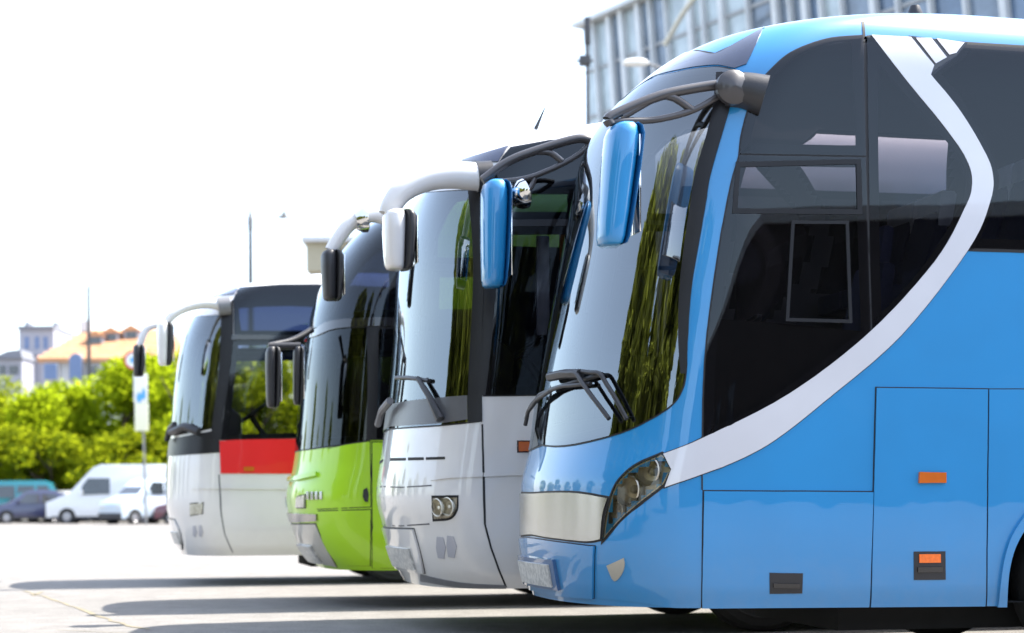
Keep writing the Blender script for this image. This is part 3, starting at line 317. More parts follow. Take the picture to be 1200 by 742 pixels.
  ('panel', 'latch_plate', 'black_plastic', 'c', {'off': 0.016},
   [(-2.197,0.339),(-2.263,0.34),(-2.33,0.34),(-2.397,0.341),(-2.392,0.285),(-2.385,0.229),(-2.378,0.172),(-2.311,0.171),(-2.244,0.171),(-2.177,0.171),(-2.185,0.228),(-2.192,0.284)]),
  ('panel', 'reflector', 'orange_reflector', 'c', {'off': 0.022},
   [(-2.228,0.324),(-2.295,0.325),(-2.363,0.325),(-2.358,0.275),(-2.29,0.274),(-2.223,0.274)]),
  ('panel', 'latch_grip', 'black_gloss', 'c', {'off': 0.024},
   [(-2.209,0.248),(-2.287,0.249),(-2.366,0.249),(-2.362,0.218),(-2.283,0.218),(-2.205,0.217)]),
  ('panel', 'latch_plate', 'black_plastic', 'c', {'off': 0.016},
   [(-1.289,0.217),(-1.356,0.215),(-1.424,0.214),(-1.492,0.213),(-1.482,0.154),(-1.472,0.093),(-1.405,0.093),(-1.339,0.092),(-1.273,0.092),(-1.281,0.155)]),
  ('panel', 'latch_grip', 'black_gloss', 'c', {'off': 0.024},
   [(-1.301,0.155),(-1.382,0.153),(-1.463,0.151),(-1.46,0.125),(-1.379,0.127),(-1.298,0.129)]),
  ('lamp', 'headlight', 'lens', 'c', {'frit': 0.012, 'bowls_st': [(-0.729, 0.805, 0.085), (-0.643, 0.694, 0.085), (-0.575, 0.569, 0.06)]},
   [(-0.764,0.901),(-0.77,0.896),(-0.777,0.892),(-0.783,0.887),(-0.79,0.883),(-0.795,0.877),(-0.801,0.871),(-0.806,0.864),(-0.811,0.856),(-0.815,0.848),(-0.819,0.838),(-0.821,0.828),(-0.822,0.816),(-0.822,0.802),(-0.819,0.787),(-0.815,0.771),(-0.811,0.754),(-0.806,0.737),(-0.8,0.721),(-0.785,0.705),(-0.77,0.689),(-0.754,0.674),(-0.738,0.658),(-0.721,0.642),(-0.705,0.626),(-0.688,0.609),(-0.671,0.592),(-0.654,0.575),(-0.637,0.558),(-0.619,0.54),(-0.603,0.521),(-0.586,0.501),(-0.57,0.481),(-0.554,0.459),(-0.538,0.438),(-0.522,0.416),(-0.505,0.394),(-0.509,0.421),(-0.512,0.449),(-0.515,0.477),(-0.518,0.504),(-0.522,0.53),(-0.526,0.554),(-0.53,0.576),(-0.535,0.598),(-0.54,0.618),(-0.545,0.638),(-0.55,0.656),(-0.556,0.673),(-0.561,0.689),(-0.567,0.703),(-0.572,0.716),(-0.578,0.728),(-0.584,0.74),(-0.592,0.753),(-0.601,0.767),(-0.611,0.781),(-0.621,0.795),(-0.633,0.809),(-0.645,0.822),(-0.659,0.834),(-0.674,0.846),(-0.691,0.858),(-0.71,0.868),(-0.728,0.879),(-0.747,0.89)]),
  ('panel', 'grille_panel', 'chrome_satin', 'u', {'off': 0.012, 'gasket': 0.012},
   [(0,0.673),(-0.007,0.673),(-0.041,0.674),(-0.078,0.675),(-0.114,0.676),(-0.15,0.677),(-0.184,0.677),(-0.216,0.677),(-0.247,0.677),(-0.277,0.676),(-0.306,0.676),(-0.335,0.674),(-0.363,0.672),(-0.392,0.668),(-0.422,0.664),(-0.451,0.659),(-0.479,0.653),(-0.507,0.648),(-0.534,0.643),(-0.529,0.627),(-0.524,0.611),(-0.52,0.596),(-0.515,0.58),(-0.511,0.562),(-0.507,0.543),(-0.505,0.523),(-0.502,0.5),(-0.501,0.476),(-0.499,0.452),(-0.498,0.428),(-0.496,0.404),(-0.483,0.401),(-0.471,0.398),(-0.46,0.395),(-0.446,0.393),(-0.429,0.391),(-0.406,0.39),(-0.374,0.391),(-0.333,0.394),(-0.286,0.396),(-0.235,0.4),(-0.184,0.402),(-0.139,0.405),(-0.102,0.407),(-0.072,0.41),(-0.046,0.412),(-0.023,0.414),(-0.003,0.416),(0,0.416)]),
  ('panel', 'bumper', 'blue_paint', 'u', {'off': 0.018, 'gasket': 0.005},
   [(0,0.391),(-0.016,0.391),(-0.035,0.39),(-0.055,0.389),(-0.077,0.387),(-0.105,0.386),(-0.139,0.384),(-0.184,0.381),(-0.235,0.378),(-0.287,0.375),(-0.335,0.371),(-0.376,0.368),(-0.405,0.365),(-0.424,0.364),(-0.436,0.363),(-0.444,0.363),(-0.454,0.363),(-0.461,0.362),(-0.46,0.348),(-0.458,0.335),(-0.456,0.322),(-0.453,0.307),(-0.451,0.289),(-0.447,0.266),(-0.442,0.237),(-0.435,0.203),(-0.429,0.165),(-0.422,0.124),(-0.413,0.082),(-0.405,0.042),(-0.372,0.042),(-0.337,0.041),(-0.3,0.04),(-0.262,0.039),(-0.225,0.039),(-0.191,0.038),(-0.162,0.038),(-0.139,0.039),(-0.119,0.041),(-0.098,0.042),(-0.072,0.043),(-0.037,0.042),(0,0.039)]),
  ('panel', 'fog_light', 'lamp_warm', 'c', {'off': 0.01, 'gasket': 0.02},
   [(-0.517,0.25),(-0.566,0.274),(-0.613,0.299),(-0.613,0.291),(-0.613,0.284),(-0.614,0.277),(-0.614,0.27),(-0.613,0.262),(-0.612,0.254),(-0.609,0.245),(-0.606,0.235),(-0.602,0.225),(-0.597,0.215),(-0.592,0.206),(-0.587,0.197),(-0.581,0.189),(-0.575,0.181),(-0.569,0.174),(-0.562,0.167),(-0.556,0.162),(-0.546,0.159),(-0.54,0.166),(-0.537,0.17),(-0.534,0.175)]),
  ('panel', 'plate_recess', 'blue_dark', 'n', {'off': 0.04},
   [(-0.2,0.085),(0.2,0.085),(0.2,0.275),(-0.2,0.275)]),
  ('panel', 'number_plate', 'plate', 'n', {'off': 0.05},
   [(-0.165,0.105),(0.165,0.105),(0.165,0.245),(-0.165,0.245)]),
  ('wire', 'wiper', 'black_plastic', 'n', {'r': 0.014, 'off': 0.05},
   [(-0.588,1.102),(-0.549,1.173),(-0.508,1.245),(-0.464,1.311),(-0.416,1.378),(-0.361,1.39),(-0.303,1.403)]),
  ('wire', 'wiper', 'black_plastic', 'n', {'r': 0.014, 'off': 0.07},
   [(-0.511,1.104),(-0.46,1.172),(-0.405,1.241),(-0.367,1.289),(-0.326,1.339),(-0.282,1.39),(-0.23,1.398),(-0.175,1.408),(-0.117,1.408),(-0.055,1.409)]),
  ('wire', 'wiper_blade', 'black_plastic', 'n', {'r': 0.03, 'off': 0.05},
   [(-0.049,1.405),(-0.114,1.403),(-0.176,1.402),(-0.237,1.395),(-0.294,1.389)]),
  ('wire', 'wiper', 'black_plastic', 'n', {'r': 0.013, 'off': 0.06, 'off2': 0.04},
   [(0.16,1.172),(0.095,1.244),(0.039,1.275),(0.003,1.307),(-0.077,1.317),(-0.163,1.33),(-0.236,1.327),(-0.301,1.326),(-0.361,1.326)]),
  ('wire', 'wiper', 'black_plastic', 'n', {'r': 0.014, 'off': 0.06, 'off2': 0.05},
   [(0.158,1.126),(0.147,1.17),(0.136,1.214),(0.069,1.246),(0.026,1.278),(-0.017,1.296),(-0.069,1.315)]),
  ('wire', 'wiper_blade', 'black_plastic', 'n', {'r': 0.014, 'off': 0.03},
   [(-0.043,1.33),(-0.138,1.336),(-0.223,1.346),(-0.3,1.357),(-0.36,1.367),(-0.416,1.378)]),
 ],
 'white': [
  ('pane', 'windscreen', 'windscreen_glass', 'u', {'frit': 0.05},
   [(0,3.179),(-0.107,3.116),(-0.212,3.081),(-0.296,3.059),(-0.368,3.042),(-0.432,3.03),(-0.49,3.02),(-0.546,3.011),(-0.598,3.004),(-0.648,2.999),(-0.695,2.995),(-0.739,2.992),(-0.763,2.906),(-0.781,2.826),(-0.797,2.748),(-0.81,2.67),(-0.82,2.587),(-0.824,2.541),(-0.828,2.496),(-0.831,2.448),(-0.834,2.399),(-0.836,2.347),(-0.838,2.295),(-0.84,2.242),(-0.842,2.188),(-0.844,2.134),(-0.846,2.079),(-0.849,2.025),(-0.851,1.971),(-0.854,1.92),(-0.858,1.868),(-0.861,1.818),(-0.864,1.768),(-0.867,1.719),(-0.87,1.67),(-0.873,1.621),(-0.877,1.573),(-0.88,1.525),(-0.884,1.476),(-0.888,1.428),(-0.893,1.38),(-0.897,1.331),(-0.902,1.283),(-0.864,1.278),(-0.822,1.274),(-0.778,1.269),(-0.732,1.266),(-0.685,1.262),(-0.638,1.26),(-0.593,1.258),(-0.55,1.258),(-0.506,1.257),(-0.46,1.258),(-0.407,1.258),(-0.344,1.259),(-0.267,1.261),(-0.173,1.264),(-0.061,1.271),(0,1.279)]),
  ('panel', 'dash_blackout', 'dark_grey', 'u', {'off': 0.01},
   [(0,1.477),(-0.04,1.472),(-0.137,1.467),(-0.224,1.464),(-0.303,1.463),(-0.376,1.462),(-0.442,1.462),(-0.502,1.462),(-0.556,1.463),(-0.603,1.464),(-0.644,1.466),(-0.68,1.467),(-0.712,1.468),(-0.743,1.469),(-0.773,1.47),(-0.802,1.472),(-0.814,1.384),(-0.827,1.295),(-0.798,1.291),(-0.769,1.287),(-0.739,1.283),(-0.707,1.279),(-0.673,1.275),(-0.636,1.273),(-0.597,1.271),(-0.555,1.27),(-0.51,1.27),(-0.461,1.27),(-0.405,1.271),(-0.341,1.272),(-0.264,1.274),(-0.169,1.278),(-0.056,1.285),(0,1.292)]),
  ('panel', 'pillar_trim', 'pillar_black', 'c', {'off': 0.012},
   [(-0.646,3.001),(-0.722,2.993),(-0.792,2.989),(-0.802,2.949),(-0.811,2.913),(-0.82,2.878),(-0.827,2.841),(-0.835,2.798),(-0.842,2.748),(-0.848,2.687),(-0.852,2.617),(-0.855,2.541),(-0.857,2.462),(-0.857,2.383),(-0.858,2.307),(-0.858,2.235),(-0.859,2.166),(-0.859,2.097),(-0.861,2.025),(-0.864,1.95),(-0.869,1.868),(-0.872,1.823),(-0.875,1.778),(-0.879,1.73),(-0.883,1.682),(-0.887,1.632),(-0.891,1.582),(-0.896,1.531),(-0.901,1.48),(-0.906,1.428),(-0.912,1.377),(-0.918,1.327),(-0.923,1.277),(-0.879,1.276),(-0.83,1.276),(-0.824,1.33),(-0.818,1.379),(-0.812,1.429),(-0.807,1.482),(-0.803,1.543),(-0.798,1.617),(-0.795,1.662),(-0.793,1.708),(-0.791,1.761),(-0.789,1.814),(-0.788,1.872),(-0.786,1.929),(-0.785,1.987),(-0.784,2.044),(-0.783,2.098),(-0.783,2.152),(-0.783,2.199),(-0.782,2.246),(-0.78,2.323),(-0.777,2.391),(-0.773,2.452),(-0.768,2.509),(-0.761,2.566),(-0.752,2.626),(-0.741,2.687),(-0.727,2.747),(-0.711,2.808),(-0.692,2.87),(-0.67,2.933)]),
  ('panel', 'pillar_trim', 'pillar_black', 'c', {'off': 0.012},
   [(-0.798,2.711),(-0.858,2.716),(-0.912,2.723),(-0.918,2.654),(-0.923,2.586),(-0.927,2.517),(-0.93,2.448),(-0.932,2.378),(-0.932,2.307),(-0.932,2.235),(-0.931,2.161),(-0.93,2.087),(-0.929,2.012),(-0.928,1.939),(-0.927,1.868),(-0.926,1.799),(-0.925,1.733),(-0.924,1.667),(-0.923,1.602),(-0.922,1.538),(-0.921,1.472),(-0.9,1.472),(-0.895,1.537),(-0.889,1.602),(-0.883,1.667),(-0.878,1.732),(-0.873,1.799),(-0.869,1.868),(-0.866,1.939),(-0.864,2.012),(-0.863,2.087),(-0.862,2.162),(-0.861,2.235),(-0.858,2.307),(-0.852,2.376),(-0.845,2.444),(-0.836,2.511),(-0.824,2.578),(-0.812,2.645)]),
  ('pane', 'side_window', 'blue_glass', 'c', {'frit': 0.03},
   [(-0.845,2.76),(-0.835,2.834),(-0.822,2.909),(-0.805,2.988),(-0.809,3.028),(-0.811,3.071),(-0.81,3.113),(-0.806,3.153),(-0.8,3.191),(-0.794,3.226),(-0.79,3.257),(-0.786,3.283),(-0.784,3.307),(-0.781,3.331),(-0.776,3.358),(-0.766,3.393),(-0.821,3.418),(-0.869,3.448),(-0.908,3.484),(-0.94,3.525),(-0.984,3.543),(-1.024,3.563),(-1.088,3.585),(-1.151,3.607),(-1.223,3.612),(-1.296,3.617),(-1.368,3.621),(-1.441,3.626),(-1.514,3.631),(-1.587,3.636),(-1.783,3.401),(-1.874,3.265),(-1.933,3.163),(-1.974,3.068),(-2,2.973),(-2.021,2.883),(-2.038,2.797),(-1.947,2.794),(-1.855,2.791),(-1.764,2.788),(-1.674,2.785),(-1.583,2.782),(-1.493,2.779),(-1.403,2.776),(-1.313,2.773),(-1.224,2.77),(-1.134,2.767),(-1.045,2.764),(-0.982,2.762),(-0.922,2.76)]),
  ('panel', 'window_bar', 'black_gloss', 'c', {'off': 0.02},
   [(-0.828,2.76),(-0.903,2.76),(-0.965,2.762),(-1.012,2.764),(-1.096,2.768),(-1.181,2.771),(-1.265,2.774),(-1.35,2.777),(-1.435,2.78),(-1.52,2.784),(-1.606,2.787),(-1.692,2.79),(-1.778,2.793),(-1.864,2.797),(-1.951,2.8),(-2.037,2.803),(-2.046,2.752),(-1.959,2.749),(-1.872,2.746),(-1.785,2.743),(-1.699,2.74),(-1.612,2.736),(-1.526,2.733),(-1.441,2.73),(-1.355,2.727),(-1.27,2.724),(-1.184,2.721),(-1.1,2.718),(-1.015,2.715),(-0.967,2.712),(-0.904,2.71),(-0.829,2.711)]),
  ('pane', 'driver_window', 'clear_glass', 'c', {'frit': 0.03},
   [(-0.841,2.71),(-0.914,2.71),(-0.974,2.712),(-1.025,2.715),(-1.109,2.718),(-1.193,2.721),(-1.277,2.724),(-1.362,2.727),(-1.447,2.73),(-1.532,2.734),(-1.617,2.737),(-1.702,2.74),(-1.788,2.743),(-1.874,2.746),(-1.96,2.749),(-2.046,2.752),(-2.059,2.664),(-2.069,2.575),(-2.077,2.485),(-2.084,2.395),(-2.089,2.305),(-2.094,2.216),(-2.099,2.127),(-2.105,2.037),(-2.112,1.948),(-2.12,1.858),(-2.129,1.769),(-2.138,1.68),(-2.148,1.59),(-2.158,1.501),(-2.07,1.499),(-1.981,1.497),(-1.893,1.495),(-1.805,1.493),(-1.718,1.491),(-1.63,1.489),(-1.543,1.487),(-1.456,1.485),(-1.369,1.483),(-1.283,1.481),(-1.197,1.479),(-1.111,1.477),(-1.025,1.475),(-0.973,1.473),(-0.911,1.472),(-0.904,1.537),(-0.898,1.602),(-0.891,1.667),(-0.885,1.732),(-0.88,1.799),(-0.875,1.868),(-0.87,1.939),(-0.866,2.012),(-0.863,2.087),(-0.861,2.162),(-0.859,2.235),(-0.858,2.307),(-0.856,2.376),(-0.855,2.444),(-0.853,2.511),(-0.851,2.578),(-0.847,2.644)]),
  ('panel', 'visor', 'visor_gloss', 'c', {'off': 0.012},
   [(-0.362,3.328),(-0.468,3.324),(-0.552,3.334),(-0.622,3.352),(-0.682,3.377),(-0.73,3.414),(-0.77,3.304),(-0.781,3.227),(-0.718,3.232),(-0.649,3.24),(-0.529,3.27)]),
  ('seam', 'crease', 'white_paint', 'c', {'w': 0.03, 'off': 0.012},
   [(-0.605,0.862),(-0.692,0.871),(-0.771,0.88),(-0.845,0.882),(-0.911,0.885),(-0.966,0.887)]),
  ('seam', 'crease', 'white_paint', 'c', {'w': 0.03, 'off': 0.012},
   [(-0.97,0.887),(-1.009,0.891),(-1.081,0.895),(-1.161,0.896),(-1.241,0.896),(-1.321,0.897),(-1.401,0.898)]),
  ('seam', 'panel_seam', 'rubber', 'c', {'w': 0.016},
   [(-0.926,1.258),(-0.936,1.178),(-0.945,1.099),(-0.955,1.02),(-0.964,0.941),(-0.973,0.862),(-0.978,0.778),(-0.978,0.692),(-0.97,0.606),(-0.955,0.52),(-0.953,0.46),(-0.953,0.399),(-0.952,0.339),(-0.956,0.253),(-0.957,0.164),(-0.957,0.091),(-0.954,0.014)]),
  ('panel', 'vent_slot', 'black_matt', 'c', {'off': 0.004},
   [(-0.053,1.036),(-0.184,1.029),(-0.295,1.024),(-0.3,1.005),(-0.191,1.007),(-0.062,1.012)]),
  ('panel', 'vent_slot', 'black_matt', 'c', {'off': 0.004},
   [(-0.327,1.026),(-0.418,1.024),(-0.5,1.022),(-0.504,1.002),(-0.423,1.003),(-0.333,1.004)]),
  ('panel', 'vent_slot', 'black_matt', 'c', {'off': 0.004},
   [(-0.525,1.021),(-0.613,1.021),(-0.693,1.022),(-0.697,1.003),(-0.617,1.002),(-0.529,1.002)]),
  ('lamp', 'headlight', 'lens', 'c', {'frit': 0.012, 'refl': 'lamp_bright', 'bowl': 'lamp_bright', 'deep': 0.03, 'bowls_st': [(-0.671, 0.646, 0.07), (-0.755, 0.653, 0.07)]},
   [(-0.623,0.722),(-0.641,0.722),(-0.658,0.722),(-0.674,0.722),(-0.691,0.722),(-0.707,0.722),(-0.723,0.722),(-0.74,0.723),(-0.756,0.723),(-0.773,0.723),(-0.789,0.723),(-0.805,0.723),(-0.82,0.723),(-0.819,0.708),(-0.818,0.692),(-0.816,0.677),(-0.813,0.662),(-0.809,0.647),(-0.803,0.634),(-0.795,0.621),(-0.786,0.609),(-0.776,0.597),(-0.764,0.587),(-0.75,0.577),(-0.735,0.57),(-0.716,0.564),(-0.694,0.561),(-0.67,0.559),(-0.645,0.558),(-0.619,0.557),(-0.593,0.555),(-0.614,0.639)]),
  ('panel', 'fog_light', 'white_dark', 'c', {'off': 0.006},
   [(-0.579,0.425),(-0.631,0.42),(-0.629,0.341),(-0.584,0.254),(-0.53,0.259),(-0.542,0.339)]),
  ('panel', 'fog_light', 'white_dark', 'c', {'off': 0.006},
   [(-0.671,0.433),(-0.719,0.427),(-0.724,0.35),(-0.677,0.263),(-0.628,0.269),(-0.639,0.348)]),
  ('seam', 'panel_seam', 'grey_seam', 'm', {'w': 0.01},
   [(0.216,0.514),(0.093,0.495),(-0.056,0.5),(-0.198,0.502),(-0.331,0.51),(-0.443,0.516),(-0.541,0.522)]),
  ('seam', 'panel_seam', 'grey_seam', 'm', {'w': 0.01},
   [(0.216,0.823),(-0.011,0.814),(-0.155,0.806),(-0.282,0.801),(-0.408,0.804),(-0.516,0.807),(-0.612,0.811)]),
  ('panel', 'bumper', 'white_paint', 'u', {'off': 0.02, 'gasket': 0.01},
   [(0,0.475),(-0.079,0.478),(-0.233,0.479),(-0.359,0.479),(-0.357,0.444),(-0.357,0.408),(-0.357,0.372),(-0.356,0.336),(-0.354,0.303),(-0.351,0.272),(-0.347,0.245),(-0.343,0.22),(-0.337,0.197),(-0.332,0.175),(-0.325,0.153),(-0.316,0.128),(-0.288,0.128),(-0.262,0.128),(-0.235,0.127),(-0.202,0.126),(-0.16,0.126),(-0.101,0.126),(-0.024,0.124),(0,0.123)]),
  ('panel', 'skirt', 'grey_plastic', 'c', {'off': 0.006},
   [(-0.245,0.107),(-0.33,0.1),(-0.404,0.091),(-0.472,0.081),(-0.535,0.071),(-0.595,0.062),(-0.653,0.054),(-0.711,0.049),(-0.767,0.044),(-0.821,0.041),(-0.872,0.037),(-0.918,0.034),(-0.958,0.029),(-0.95,0),(-0.908,0.001),(-0.86,0.002),(-0.807,0.002),(-0.751,0.003),(-0.692,0.004),(-0.632,0.007),(-0.57,0.012),(-0.506,0.018),(-0.439,0.025),(-0.366,0.032),(-0.285,0.037),(-0.19,0.039)]),
  ('panel', 'marker_light', 'amber', 'c', {'off': 0.02, 'gasket': 0.01},
   [(-1.16,1.129),(-1.243,1.129),(-1.253,1.06),(-1.17,1.059)]),
  ('panel', 'number_plate', 'plate', 'n', {'off': 0.035, 'gasket': 0.03},
   [(-0.26,0.16),(0.12,0.16),(0.12,0.33),(-0.26,0.33)]),
  ('wire', 'wiper', 'black_plastic', 'n', {'r': 0.034, 'r2': 0.018, 'off': 0.05},
   [(-0.647,1.292),(-0.61,1.348),(-0.571,1.404),(-0.532,1.461),(-0.463,1.539),(-0.39,1.618)]),
  ('wire', 'wiper_blade', 'black_plastic', 'n', {'r': 0.016, 'off': 0.03},
   [(-0.039,1.669),(-0.234,1.64),(-0.371,1.613),(-0.486,1.592)]),
  ('wire', 'wiper', 'grey_plastic', 'n', {'r': 0.03, 'off': 0.08},
   [(0.064,1.307),(0.037,1.359),(0.016,1.411),(-0.026,1.442),(-0.088,1.473)]),
 ],
 'green': [
  ('pane', 'windscreen_upper', 'blue_glass', 'u', {'frit': 0.04},
   [(0,3.33),(-0.011,3.363),(-0.029,3.406),(-0.044,3.449),(-0.062,3.493),(-0.081,3.536),(-0.11,3.565),(-0.138,3.594),(-0.161,3.623),(-0.185,3.652),(-0.204,3.68),(-0.227,3.709),(-0.223,3.753),(-0.462,3.686),(-0.622,3.649),(-0.739,3.636),(-0.835,3.635),(-0.916,3.64),(-0.979,3.525),(-1.023,3.43),(-1.079,3.342),(-1.128,3.259),(-1.171,3.18),(-1.21,3.102),(-1.242,3.028),(-1.273,2.957),(-1.297,2.896),(-1.32,2.836),(-1.352,2.738),(-1.372,2.666),(-1.382,2.614),(-1.388,2.577),(-1.391,2.546),(-1.395,2.516),(-1.399,2.479),(-1.345,2.477),(-1.29,2.476),(-1.233,2.475),(-1.177,2.474),(-1.12,2.472),(-1.064,2.471),(-1.01,2.47),(-0.976,2.469),(-0.94,2.467),(-0.9,2.467),(-0.822,2.466),(-0.753,2.466),(-0.694,2.466),(-0.642,2.466),(-0.595,2.465),(-0.549,2.463),(-0.499,2.462),(-0.449,2.458),(-0.404,2.453),(-0.36,2.447),(-0.313,2.441),(-0.256,2.438),(-0.178,2.441),(-0.06,2.456),(0,2.469)]),
  ('panel', 'window_band', 'black_gloss', 'u', {'off': 0.02},
   [(0,2.436),(-0.077,2.419),(-0.164,2.414),(-0.224,2.421),(-0.273,2.433),(-0.32,2.445),(-0.37,2.455),(-0.429,2.461),(-0.497,2.463),(-0.569,2.464),(-0.641,2.464),(-0.708,2.464),(-0.769,2.464),(-0.822,2.466),(-0.866,2.467),(-0.905,2.468),(-0.94,2.468),(-0.97,2.468),(-0.995,2.468),(-1.029,2.469),(-1.044,2.387),(-1.002,2.387),(-0.979,2.386),(-0.949,2.386),(-0.915,2.386),(-0.877,2.385),(-0.836,2.384),(-0.791,2.383),(-0.741,2.382),(-0.687,2.382),(-0.632,2.381),(-0.575,2.38),(-0.52,2.377),(-0.469,2.372),(-0.42,2.366),(-0.371,2.358),(-0.319,2.351),(-0.257,2.346),(-0.178,2.348),(-0.064,2.361),(0,2.375)]),
  ('panel', 'band_filler', 'pillar_black', 'c', {'off': 0.004},
   [(-0.791,2.541),(-0.883,2.539),(-0.962,2.54),(-1.03,2.543),(-1.126,2.546),(-1.223,2.548),(-1.319,2.551),(-1.416,2.554),(-1.513,2.557),(-1.61,2.559),(-1.708,2.562),(-1.806,2.565),(-1.823,2.482),(-1.838,2.4),(-1.851,2.318),(-1.753,2.316),(-1.656,2.313),(-1.558,2.311),(-1.461,2.309),(-1.364,2.306),(-1.267,2.304),(-1.171,2.301),(-1.075,2.299),(-0.99,2.297),(-0.921,2.295),(-0.835,2.295),(-0.822,2.376),(-0.807,2.458)]),
  ('pane', 'windscreen_lower', 'windscreen_dark', 'u', {'frit': 0.04},
   [(0,2.37),(-0.055,2.359),(-0.184,2.35),(-0.286,2.351),(-0.373,2.357),(-0.451,2.364),(-0.522,2.369),(-0.589,2.371),(-0.654,2.372),(-0.716,2.372),(-0.776,2.372),(-0.831,2.373),(-0.882,2.376),(-0.895,2.284),(-0.906,2.192),(-0.915,2.099),(-0.923,2.008),(-0.93,1.918),(-0.935,1.829),(-0.941,1.743),(-0.946,1.659),(-0.952,1.576),(-0.958,1.493),(-0.964,1.41),(-0.97,1.327),(-0.934,1.318),(-0.893,1.309),(-0.849,1.301),(-0.803,1.293),(-0.755,1.285),(-0.707,1.279),(-0.661,1.273),(-0.615,1.269),(-0.569,1.265),(-0.52,1.261),(-0.463,1.258),(-0.396,1.255),(-0.31,1.252),(-0.2,1.25),(-0.04,1.253),(0,1.254)]),
  ('pane', 'door_window', 'tinted_glass', 'c', {'frit': 0.04},
   [(-0.913,2.36),(-0.985,2.361),(-1.064,2.364),(-1.161,2.366),(-1.257,2.369),(-1.354,2.371),(-1.451,2.373),(-1.548,2.376),(-1.645,2.378),(-1.743,2.381),(-1.841,2.383),(-1.856,2.287),(-1.869,2.191),(-1.88,2.095),(-1.89,1.999),(-1.898,1.904),(-1.905,1.808),(-1.913,1.713),(-1.921,1.617),(-1.93,1.522),(-1.939,1.426),(-1.949,1.331),(-1.859,1.331),(-1.77,1.33),(-1.682,1.33),(-1.593,1.33),(-1.504,1.329),(-1.416,1.329),(-1.328,1.329),(-1.24,1.328),(-1.152,1.328),(-1.065,1.327),(-0.99,1.327),(-0.985,1.421),(-0.979,1.514),(-0.973,1.608),(-0.967,1.701),(-0.962,1.795),(-0.957,1.889),(-0.951,1.982),(-0.943,2.076),(-0.935,2.171),(-0.925,2.265)]),
  ('panel', 'pillar_trim', 'pillar_black', 'c', {'off': 0.012},
   [(-0.853,2.376),(-0.903,2.376),(-0.949,2.376),(-0.958,2.285),(-0.965,2.193),(-0.971,2.101),(-0.976,2.009),(-0.979,1.919),(-0.982,1.83),(-0.985,1.743),(-0.987,1.658),(-0.99,1.573),(-0.993,1.488),(-0.996,1.404),(-0.998,1.319),(-0.934,1.318),(-0.93,1.403),(-0.925,1.487),(-0.921,1.572),(-0.917,1.656),(-0.913,1.742),(-0.909,1.829),(-0.904,1.918),(-0.897,2.008),(-0.889,2.1),(-0.878,2.192),(-0.866,2.284)]),
  ('panel', 'corner_door', 'green_paint', 'c', {'off': 0.008, 'gasket': 0.008},
   [(-0.57,1.241),(-0.611,1.247),(-0.65,1.254),(-0.688,1.26),(-0.724,1.267),(-0.759,1.273),(-0.792,1.278),(-0.824,1.283),(-0.854,1.287),(-0.883,1.291),(-0.91,1.295),(-0.936,1.299),(-0.96,1.303),(-0.967,1.216),(-0.975,1.128),(-0.988,1.041),(-1,0.952),(-1.021,0.864),(-1.031,0.775),(-1.024,0.688),(-0.966,0.685),(-0.9,0.682),(-0.823,0.679),(-0.739,0.676),(-0.645,0.672),(-0.541,0.669),(-0.564,0.715),(-0.582,0.76),(-0.595,0.806),(-0.601,0.852),(-0.602,0.899),(-0.597,0.947),(-0.59,0.995),(-0.581,1.044),(-0.574,1.094),(-0.57,1.143),(-0.57,1.192)]),
  ('panel', 'corner_door', 'green_paint', 'c', {'off': 0.008, 'gasket': 0.008},
   [(-0.545,0.645),(-0.647,0.647),(-0.739,0.649),(-0.823,0.651),(-0.898,0.653),(-0.964,0.654),(-1.019,0.656),(-0.999,0.569),(-0.987,0.479),(-0.967,0.385),(-0.934,0.289),(-0.89,0.185),(-0.826,0.067),(-0.788,0.068),(-0.746,0.068),(-0.701,0.067),(-0.657,0.067),(-0.615,0.068),(-0.579,0.071),(-0.552,0.077),(-0.533,0.084),(-0.518,0.094),(-0.507,0.104),(-0.495,0.113),(-0.48,0.122),(-0.484,0.162),(-0.481,0.198),(-0.476,0.233),(-0.472,0.268),(-0.473,0.305),(-0.479,0.347),(-0.49,0.393),(-0.503,0.442),(-0.515,0.494),(-0.528,0.546),(-0.539,0.596)]),
  ('panel', 'entry_door', 'green_paint', 'c', {'off': 0.008, 'gasket': 0.008},
   [(-0.977,1.295),(-1.052,1.296),(-1.148,1.297),(-1.243,1.298),(-1.339,1.299),(-1.435,1.301),(-1.531,1.302),(-1.628,1.303),(-1.724,1.304),(-1.821,1.305),(-1.919,1.306),(-1.929,1.215),(-1.942,1.123),(-1.963,1.03),(-1.99,0.937),(-2.012,0.844),(-2.017,0.751),(-2.006,0.659),(-1.986,0.567),(-1.961,0.471),(-1.928,0.372),(-1.883,0.269),(-1.829,0.158),(-1.757,0.032),(-1.659,0.032),(-1.56,0.032),(-1.462,0.033),(-1.365,0.033),(-1.267,0.034),(-1.17,0.034),(-1.073,0.034),(-0.989,0.035),(-0.918,0.035),(-0.83,0.034),(-0.899,0.159),(-0.944,0.27),(-0.978,0.372),(-0.997,0.47),(-1.017,0.564),(-1.038,0.655),(-1.05,0.745),(-1.047,0.837),(-1.027,0.93),(-1.001,1.022),(-0.991,1.113),(-0.984,1.204)]),
  ('panel', 'handle', 'black_plastic', 'c', {'off': 0.02},
   [(-0.979,0.849),(-0.996,0.866),(-1.014,0.801),(-1.005,0.728),(-0.988,0.736),(-0.979,0.784)]),
  ('panel', 'hood_crease', 'green_paint', 'u', {'off': 0.03},
   [(0,0.992),(-0.176,0.987),(-0.358,1.004),(-0.494,1.022),(-0.511,0.981),(-0.379,0.962),(-0.206,0.944),(0,0.947)]),
  ('panel', 'grille_panel', 'chrome_satin', 'u', {'off': 0.02},
   [(0,0.626),(-0.005,0.626),(-0.248,0.626),(-0.404,0.623),(-0.527,0.62),(-0.505,0.555),(-0.373,0.549),(-0.2,0.541),(0,0.532)]),
